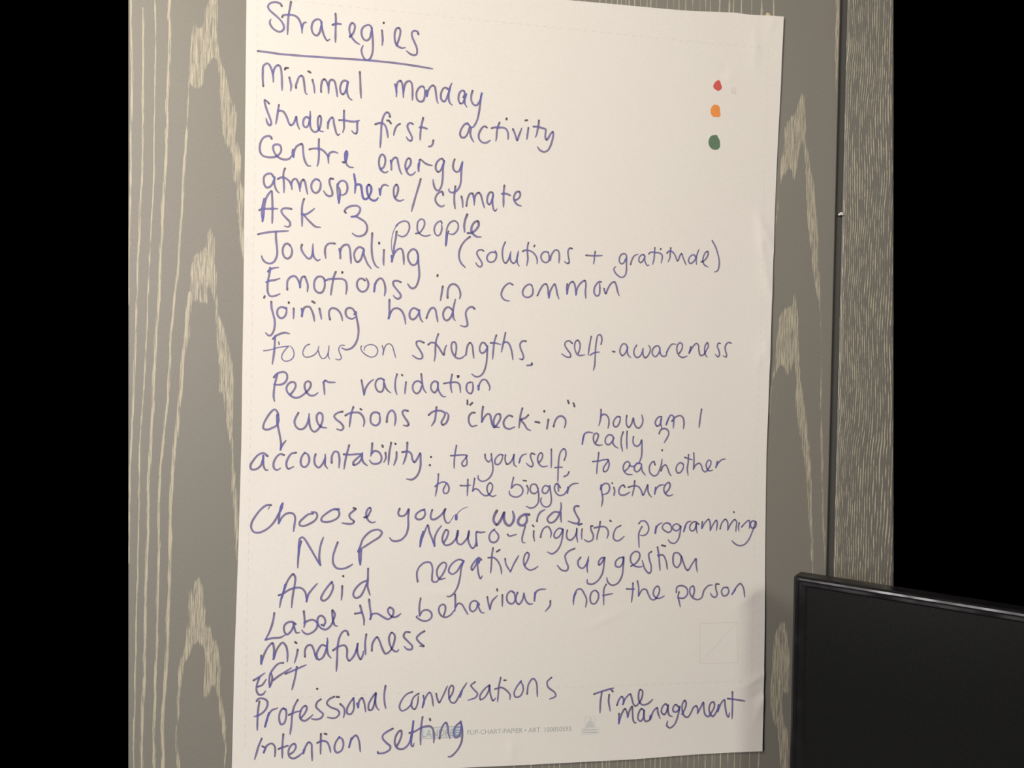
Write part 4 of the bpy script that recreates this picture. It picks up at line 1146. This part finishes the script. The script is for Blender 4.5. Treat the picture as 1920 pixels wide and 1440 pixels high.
def sheet_mesh(name, V_, F_):
    a = np.array(V_, float)
    y = -(sheet_height(a[:, 0], a[:, 1]) + a[:, 2])
    return mesh_from(name, np.stack([a[:, 0], y, a[:, 1] + EYE], -1).tolist(), F_)


# ------------------------------------------------------------------ handwriting
def catmull(P, step=0.0009):
    P = np.array(P, float)
    if len(P) == 2:
        n = max(2, int(np.linalg.norm(P[1] - P[0]) / step) + 1)
        t = np.linspace(0, 1, n)[:, None]
        return P[0] * (1 - t) + P[1] * t
    Q = np.vstack([2 * P[0] - P[1], P, 2 * P[-1] - P[-2]])
    out = []
    for i in range(1, len(Q) - 2):
        p0, p1, p2, p3 = Q[i - 1], Q[i], Q[i + 1], Q[i + 2]
        t0 = 0.0
        t1 = t0 + max(np.linalg.norm(p1 - p0), 1e-6) ** 0.5
        t2 = t1 + max(np.linalg.norm(p2 - p1), 1e-6) ** 0.5
        t3 = t2 + max(np.linalg.norm(p3 - p2), 1e-6) ** 0.5
        n = max(2, int(np.linalg.norm(p2 - p1) / step) + 1)
        for t in np.linspace(t1, t2, n, endpoint=False):
            A1 = (t1 - t) / (t1 - t0) * p0 + (t - t0) / (t1 - t0) * p1
            A2 = (t2 - t) / (t2 - t1) * p1 + (t - t1) / (t2 - t1) * p2
            A3 = (t3 - t) / (t3 - t2) * p2 + (t - t2) / (t3 - t2) * p3
            B1 = (t2 - t) / (t2 - t0) * A1 + (t - t0) / (t2 - t0) * A2
            B2 = (t3 - t) / (t3 - t1) * A2 + (t - t1) / (t3 - t1) * A3
            out.append((t2 - t) / (t2 - t1) * B1 + (t - t1) / (t2 - t1) * B2)
    out.append(P[-1])
    return np.array(out)


strokes = []            # (label, width, curve)
for lab, txt in INK.items():
    for ln in txt.split('\n'):
        t = ln.split()
        w = int(t[0]) * 1e-4 / 1.0
        x = z = 0
        pts = []
        for a in t[1:]:
            dx, dz = a.split(',')
            x += int(dx)
            z += int(dz)
            pts.append((x * 1e-4, z * 1e-4))
        strokes.append((lab, w, catmull(pts)))
allp = np.concatenate([s[2] for s in strokes])
sid = np.concatenate([np.full(len(s[2]), i) for i, s in enumerate(strokes)])
arc = np.concatenate([np.concatenate([[0], np.cumsum(np.linalg.norm(np.diff(s[2], axis=0), axis=1))]) for s in strokes])
cellmap = {}
CELL = 0.004
keys = np.floor(allp / CELL).astype(int)
for i, (a, b) in enumerate(keys):
    cellmap.setdefault((a, b), []).append(i)
overlap = np.zeros(len(allp))
for i, (a, b) in enumerate(keys):
    w = strokes[sid[i]][1]
    c = []
    for da in (-1, 0, 1):
        for db in (-1, 0, 1):
            c += cellmap.get((a + da, b + db), [])
    c = np.array(c)
    far = (sid[c] != sid[i]) | (np.abs(arc[c] - arc[i]) > 2.2 * w)
    c = c[far]
    if len(c):
        d = np.min(np.hypot(*(allp[c] - allp[i]).T))
        overlap[i] = np.clip((w * 1.05 - d) / (w * 0.45), 0, 1)

WORD_LABEL = {'+': 'blue handwritten plus sign', '_': 'blue line ruled under the title', ':': 'blue handwritten colon', '/': 'blue handwritten slash', '.': 'blue ink full stop', '?': 'blue handwritten question mark'}
builders = {}
pos = 0
for k, (lab, w, C) in enumerate(strokes):
    n = len(C)
    ov = overlap[pos:pos + n]
    ar = arc[pos:pos + n]
    pos += n
    V_, F_, A_ = builders.setdefault(lab, ([], [], []))
    T = np.gradient(C, axis=0)
    T /= np.maximum(np.linalg.norm(T, axis=1), 1e-9)[:, None]
    Nn = np.stack([-T[:, 1], T[:, 0]], 1)
    L = ar[-1]
    hw = np.full(n, w * 0.54)
    hw *= 1 + 0.06 * np.sin(ar * 260 + k)
    if L > 5 * w:
        hw *= np.where(L - ar < 2.5 * w, 0.62 + 0.38 * (L - ar) / (2.5 * w), 1.0)
    endd = np.clip(1 - ar / (1.6 * w), 0, 1) * 0.8
    if L < 3 * w:
        endd[:] = 0.9
    lift = 0.00014 + (k % 9) * 0.000006
    b0 = len(V_)
    for i in range(n):
        for sgn in (1, -1):
            x, z = C[i] + Nn[i] * hw[i] * sgn
            V_.append(on_sheet(x, z, lift))
            A_.append((ov[i], endd[i], 0, 1))
    for i in range(n - 1):
        F_.append((b0 + 2 * i, b0 + 2 * i + 1, b0 + 2 * i + 3, b0 + 2 * i + 2))
    # round caps at the ends and round joints where the pen turns sharply
    discs = [0, n - 1]
    for i in range(1, n - 1):
        if np.dot(T[i - 1], T[i + 1]) < 0.8:
            discs.append(i)
    for i in discs:
        c0 = len(V_)
        r = hw[i]
        V_.append(on_sheet(C[i][0], C[i][1], lift + 2e-6))
        A_.append((ov[i], endd[i], 0, 1))
        for q in range(12):
            an = q * math.pi / 6
            V_.append(on_sheet(C[i][0] + r * math.cos(an), C[i][1] + r * math.sin(an), lift + 2e-6))
            A_.append((ov[i], endd[i], 0, 1))
        for q in range(12):
            F_.append((c0, c0 + 1 + q, c0 + 1 + (q + 1) % 12))
for lab, (V_, F_, A_) in builders.items():
    me = sheet_mesh('handwritten_word', V_, F_)
    ca = me.color_attributes.new('ink', 'FLOAT_COLOR', 'POINT')
    ca.data.foreach_set('color', np.array(A_, np.float32).ravel())
    o = link('handwritten_word', me, ink, sheet)
    o['label'] = WORD_LABEL.get(lab, 'blue handwritten word "%s"' % lab.rstrip('~').strip(',:()"'))


# ------------------------------------------------------------------ the three ink spots
def blob(pts, mat, label):
    P = catmull(pts + [pts[0]], 0.001)
    cx, cz = P.mean(0)
    V_ = [on_sheet(cx, cz, 0.0002)] + [on_sheet(x, z, 0.0002) for x, z in P]
    F_ = [(0, i, i + 1) for i in range(1, len(P))]
    o = link('ink_spot', sheet_mesh('ink_spot', V_, F_), mat, sheet)
    o['label'] = label


S = 0.0000826            # one unit of the traced outlines, metres


def outline(cx, cz, pts):
    return [(cx + x * S, cz - z * S) for x, z in pts]


blob(outline(0.3959, 0.4042, [(8, -88), (38, -60), (52, -15), (68, 25), (50, 65), (10, 88), (-30, 78), (-72, 45), (-78, 12), (-55, -38), (-20, -72)]), red_ink, 'small red ink spot')
blob(outline(0.3937, 0.3699, [(0, -100), (40, -88), (66, -50), (70, 5), (80, 55), (62, 92), (10, 96), (-40, 96), (-78, 60), (-90, 0), (-70, -60), (-40, -92)]), orange_ink, 'small orange ink spot')
blob(outline(0.3925, 0.3277, [(-10, -118), (42, -120), (62, -85), (88, -45), (98, 20), (92, 75), (60, 108), (10, 118), (-45, 102), (-88, 50), (-98, -10), (-80, -70), (-50, -105)]), green_ink, 'small dark green ink spot')


smudge_mat = flat_ink('grey_smudge', (0.73, 0.71, 0.67))
blob(outline(0.4182, 0.3990, [(-10, -60), (30, -40), (45, 10), (35, 55), (0, 60), (-40, 40), (-50, 0)]), smudge_mat, 'faint grey smudge')


# ------------------------------------------------------------------ print on the sheet
def quad_strip(a, b, w, V_, F_, lift=0.00008, seg=0.02):
    a, b = np.array(a, float), np.array(b, float)
    L = np.linalg.norm(b - a)
    t = (b - a) / L
    nn = np.array([-t[1], t[0]]) * w * 0.5
    n = max(1, int(math.ceil(L / seg)))
    b0 = len(V_)
    for i in range(n + 1):
        c = a + (b - a) * i / n
        V_.append(on_sheet(*(c + nn), lift))
        V_.append(on_sheet(*(c - nn), lift))
    for i in range(n):
        F_.append((b0 + 2 * i, b0 + 2 * i + 1, b0 + 2 * i + 3, b0 + 2 * i + 2))


def dashes(a, b, dash, gap, w):
    V_, F_ = [], []
    a, b = np.array(a, float), np.array(b, float)
    L = np.linalg.norm(b - a)
    t = (b - a) / L
    s = 0.0
    while s + dash < L:
        quad_strip(a + t * s, a + t * (s + dash), w, V_, F_)
        s += dash + gap
    o = link('dashed_line', sheet_mesh('dashed_line', V_, F_), print_faint, sheet)
    return o


dashes((-0.1985, 0.470), (-0.1950, -0.460), 0.0058, 0.0050, 0.0005)
dashes((-0.1985, 0.4700), (0.4650, 0.4580), 0.0058, 0.0050, 0.0005)
dashes((-0.1950, -0.3960), (0.4600, -0.3920), 0.0058, 0.0050, 0.0005)
dashes((0.4650, 0.4580), (0.4600, -0.3920), 0.0058, 0.0050, 0.0004)
V_, F_ = [], []
c = [(0.3868, -0.3135), (0.4383, -0.3130), (0.4410, -0.3669), (0.3880, -0.3669)]
for i in range(4):
    quad_strip(c[i], c[(i + 1) % 4], 0.0005, V_, F_)
quad_strip(c[3], c[1], 0.0005, V_, F_)
link('printed_square', sheet_mesh('printed_square', V_, F_), print_faint, sheet)['label'] = 'faint printed square with a diagonal'


def text_mesh(body, x0, z0, width, height, mat, name, lift=0.0001):
    cu = bpy.data.curves.new('t', 'FONT')
    cu.body = body
    cu.size = 1.0
    cu.resolution_u = 3
    to = bpy.data.objects.new('t', cu)
    COL.objects.link(to)
    dg = bpy.context.evaluated_depsgraph_get()
    me = bpy.data.meshes.new_from_object(to.evaluated_get(dg))
    bpy.data.objects.remove(to)
    n = len(me.vertices)
    a = np.zeros(n * 3)
    me.vertices.foreach_get('co', a)
    a = a.reshape(-1, 3)
    lo, hi = a.min(0), a.max(0)
    capz = 0.69
    x = x0 + (a[:, 0] - lo[0]) / (hi[0] - lo[0]) * width
    z = z0 + a[:, 1] / capz * height
    y = -(sheet_height(x, z) + lift)
    me.vertices.foreach_set('co', np.stack([x, y, z + EYE], -1).ravel())
    me.update()
    me.name = name
    me.materials.clear()
    return link(name, me, mat, sheet)


text_mesh('FLIP-CHART-PAPIER \u2022 ART. 100050593', 0.0797, -0.4502, 0.1352, 0.0060, print_grey, 'printed_text')
text_mesh('LANDR\u00c9', 0.0225, -0.4512, 0.040, 0.0088, print_grey, 'printed_text', 0.00012)
V_, F_ = [], []
quad_strip((0.0217, -0.4460), (0.0640, -0.4460), 0.0132, V_, F_, 0.00006, 0.01)
link('printed_box', sheet_mesh('printed_box', V_, F_), print_pale, sheet)
V_, F_ = [], []
quad_strip((0.0217, -0.4391), (0.0730, -0.4391), 0.0007, V_, F_, 0.00009)
quad_strip((0.0217, -0.4530), (0.0730, -0.4530), 0.0007, V_, F_, 0.00009)
link('printed_box_line', sheet_mesh('printed_box_line', V_, F_), print_grey, sheet)
V_, F_ = [], []
quad_strip((0.0632, -0.4460), (0.0728, -0.4460), 0.0132, V_, F_, 0.00008, 0.005)
link('printed_block', sheet_mesh('printed_block', V_, F_), print_blue, sheet)
V_, F_ = [], []
for z in (-0.4425, -0.4455, -0.4485):
    quad_strip((0.0650, z), (0.0712, z + 0.0006), 0.0012, V_, F_, 0.00011)
link('printed_stripe', sheet_mesh('printed_stripe', V_, F_), print_white, sheet)
# little boxed emblem: a stepped gable over a caption box of two tiny lines
V_, F_ = [], []
for a, b in (((0.2334, -0.4329), (0.2465, -0.4326)), ((0.2465, -0.4326), (0.2468, -0.4473)), ((0.2334, -0.4329), (0.2336, -0.4473)),
             ((0.2291, -0.4476), (0.2520, -0.4472)), ((0.2520, -0.4472), (0.2522, -0.4548)), ((0.2522, -0.4548), (0.2293, -0.4552)), ((0.2293, -0.4552), (0.2291, -0.4476))):
    quad_strip(a, b, 0.0004, V_, F_, 0.00009)
for i, (hw_, z) in enumerate(((0.0018, -0.4385), (0.0038, -0.4400), (0.0046, -0.4415), (0.0050, -0.4430), (0.0054, -0.4446), (0.0058, -0.4460))):
    quad_strip((0.2401 - hw_, z), (0.2401 + hw_, z + 0.0002), 0.0010, V_, F_, 0.00009)
quad_strip((0.2385, -0.4372), (0.2392, -0.4345), 0.0006, V_, F_, 0.00009)
quad_strip((0.2400, -0.4372), (0.2405, -0.4340), 0.0006, V_, F_, 0.00009)
quad_strip((0.2415, -0.4372), (0.2424, -0.4345), 0.0006, V_, F_, 0.00009)
o = link('printed_emblem', sheet_mesh('printed_emblem', V_, F_), flat_ink('emblem_print', (0.54, 0.59, 0.62)), sheet)
rr = np.random.RandomState(2)
V_, F_ = [], []
for z in (-0.4497, -0.4529):
    x = 0.2306
    while x < 0.2495:
        l = rr.uniform(0.0007, 0.0016)
        quad_strip((x, z), (x + l, z), 0.0016, V_, F_, 0.00009)
        x += l + rr.uniform(0.0003, 0.0007)
link('printed_caption', sheet_mesh('printed_caption', V_, F_), flat_ink('caption_print', (0.46, 0.51, 0.56)), sheet)

# ------------------------------------------------------------------ blob of tack at the top edge
bm = bmesh.new()
bmesh.ops.create_icosphere(bm, subdivisions=3, radius=1.0)
for v in bm.verts:
    p = v.co
    k = 1 + 0.12 * math.sin(p.x * 3 + p.z * 4) + 0.08 * math.sin(p.y * 5)
    v.co = Vector((p.x * 0.0042 * k * (1.0 - 0.35 * p.z), p.y * 0.0011, p.z * 0.0040 * k))
me = bm_mesh('adhesive_putty', bm, True)
put = link('adhesive_putty', me, putty_mat)
put.location = (0.4650, -0.0012, EYE + 0.5035)
put['label'] = 'tiny cream blob of sticky tack poking out above the top right of the sheet'
put['category'] = 'tack'

# chip stuck on the edge of the narrow panel
bm = bmesh.new()
for cx, cz, r in ((0.5762, 0.2418, 0.0022), (0.5785, 0.2432, 0.0028), (0.5800, 0.2420, 0.0018)):
    m4 = Matrix.Translation((cx, 0.0035, EYE + cz)) @ Matrix.Diagonal((r, 0.0022, r * 0.75, 1))
    bmesh.ops.create_icosphere(bm, subdivisions=2, radius=1.0, matrix=m4)
chip = link('paint_chip', bm_mesh('paint_chip', bm, True), chip_mat)
chip['label'] = 'tiny white flake caught on the edge of the dark gap between the panels'
chip['category'] = 'flake'

# ------------------------------------------------------------------ television on a swivel arm
TX = (0.811 * rt0 - 0.584 * fwd).normalized()      # along the screen, to the right and towards the lens
TN = -(0.584 * rt0 + 0.811 * fwd).normalized()     # out of the screen
TZ = Vector((0, 0, 1))
TVW, TVH = 0.60, 0.37
P0 = Vector((0.4655, -0.100, EYE - 0.2258))        # top left outer corner
tv = bpy.data.objects.new('television', None)
COL.objects.link(tv)
tv.matrix_world = Matrix((
    (TX.x, TN.x, 0, P0.x), (TX.y, TN.y, 0, P0.y), (TX.z, TN.z, 1, P0.z), (0, 0, 0, 1)))
tv['label'] = 'black flat television with glossy bezel, angled in front of the panels at bottom right'
tv['category'] = 'television'
bpy.context.view_layer.update()


def tv_part(name, me, mat):
    o = bpy.data.objects.new(name, me)
    COL.objects.link(o)
    me.materials.append(mat)
    o.parent = tv
    return o


def round_rect(x0, z0, x1, z1, r, n=5):
    pts = []
    for cx, cz, a0 in ((x1 - r, z1 - r, 0), (x0 + r, z1 - r, 90), (x0 + r, z0 + r, 180), (x1 - r, z0 + r, 270)):
        for i in range(n + 1):
            a = math.radians(a0 + 90 * i / n)
            pts.append((cx + r * math.cos(a), cz + r * math.sin(a)))
    return pts


# bezel profile: (inset from the outer edge, depth along the normal); local y is out of the screen
prof = [(0.0, -0.026), (0.0, -0.004), (0.0006, -0.0016), (0.0022, 0.0), (0.0046, 0.0004), (0.0056, -0.0010), (0.0068, -0.0012), (0.0100, -0.0010), (0.0112, -0.0018), (0.0125, -0.0030)]
V_, F_ = [], []
for ins, dep in prof:
    sx = ins * (1.35 if ins > 0.002 else 1)
    for x, z in round_rect(sx, -TVH + ins, TVW - sx, -ins, max(0.0035 - ins * 0.2, 0.001)):
        V_.append((x, dep, z))
m = len(V_) // len(prof)
for k in range(len(prof) - 1):
    for i in range(m):
        j = (i + 1) % m
        F_.append((k * m + i, k * m + j, (k + 1) * m + j, (k + 1) * m + i))
tv_part('bezel', mesh_from('bezel', V_, F_), tv_gloss)
ring = round_rect(0.0160, -TVH + 0.0120, TVW - 0.0160, -0.0120, 0.001)
V_ = [(x, -0.0028, z) for x, z in ring] + [(x, -0.0050, z) for x, z in ring]
m = len(ring)
F_ = [tuple(range(m)), tuple(range(2 * m - 1, m - 1, -1))] + [(i, m + i, m + (i + 1) % m, (i + 1) % m) for i in range(m)]
tv_part('screen', mesh_from('screen', V_, F_), screen_mat)
V_, F_ = [], []
for ins, dep in ((0.0, -0.026), (0.003, -0.030), (0.06, -0.042), (0.07, -0.052)):
    for x, z in round_rect(ins, -TVH + ins, TVW - ins, -ins, 0.0035 + ins * 0.2):
        V_.append((x, dep, z))
m = len(V_) // 4
for k in range(3):
    for i in range(m):
        j = (i + 1) % m
        F_.append((k * m + i, (k + 1) * m + i, (k + 1) * m + j, k * m + j)[::-1])
F_.append(tuple(range(3 * m, 4 * m))[::-1])
tv_part('back_housing', mesh_from('back_housing', V_, F_), tv_matt)
# arm from the back of the set to the panels
a = Vector((TVW * 0.5, -0.045, -TVH * 0.5))
wallpt = tv.matrix_world.inverted() @ Vector((0.625, -0.001, EYE - 0.2258 - TVH * 0.5))
V_, F_ = [], []
d = (wallpt - a)
sd = Vector((0, 0, 1)).cross(d).normalized() * 0.02
for p in (a, wallpt):
    for s1, s2 in ((-1, -1), (1, -1), (1, 1), (-1, 1)):
        V_.append(p + sd * s1 + Vector((0, 0, 0.02)) * s2)
F_ = [(0, 1, 2, 3), (7, 6, 5, 4), (0, 4, 5, 1), (1, 5, 6, 2), (2, 6, 7, 3), (3, 7, 4, 0)]
tv_part('mount_arm', mesh_from('mount_arm', V_, F_), steel)
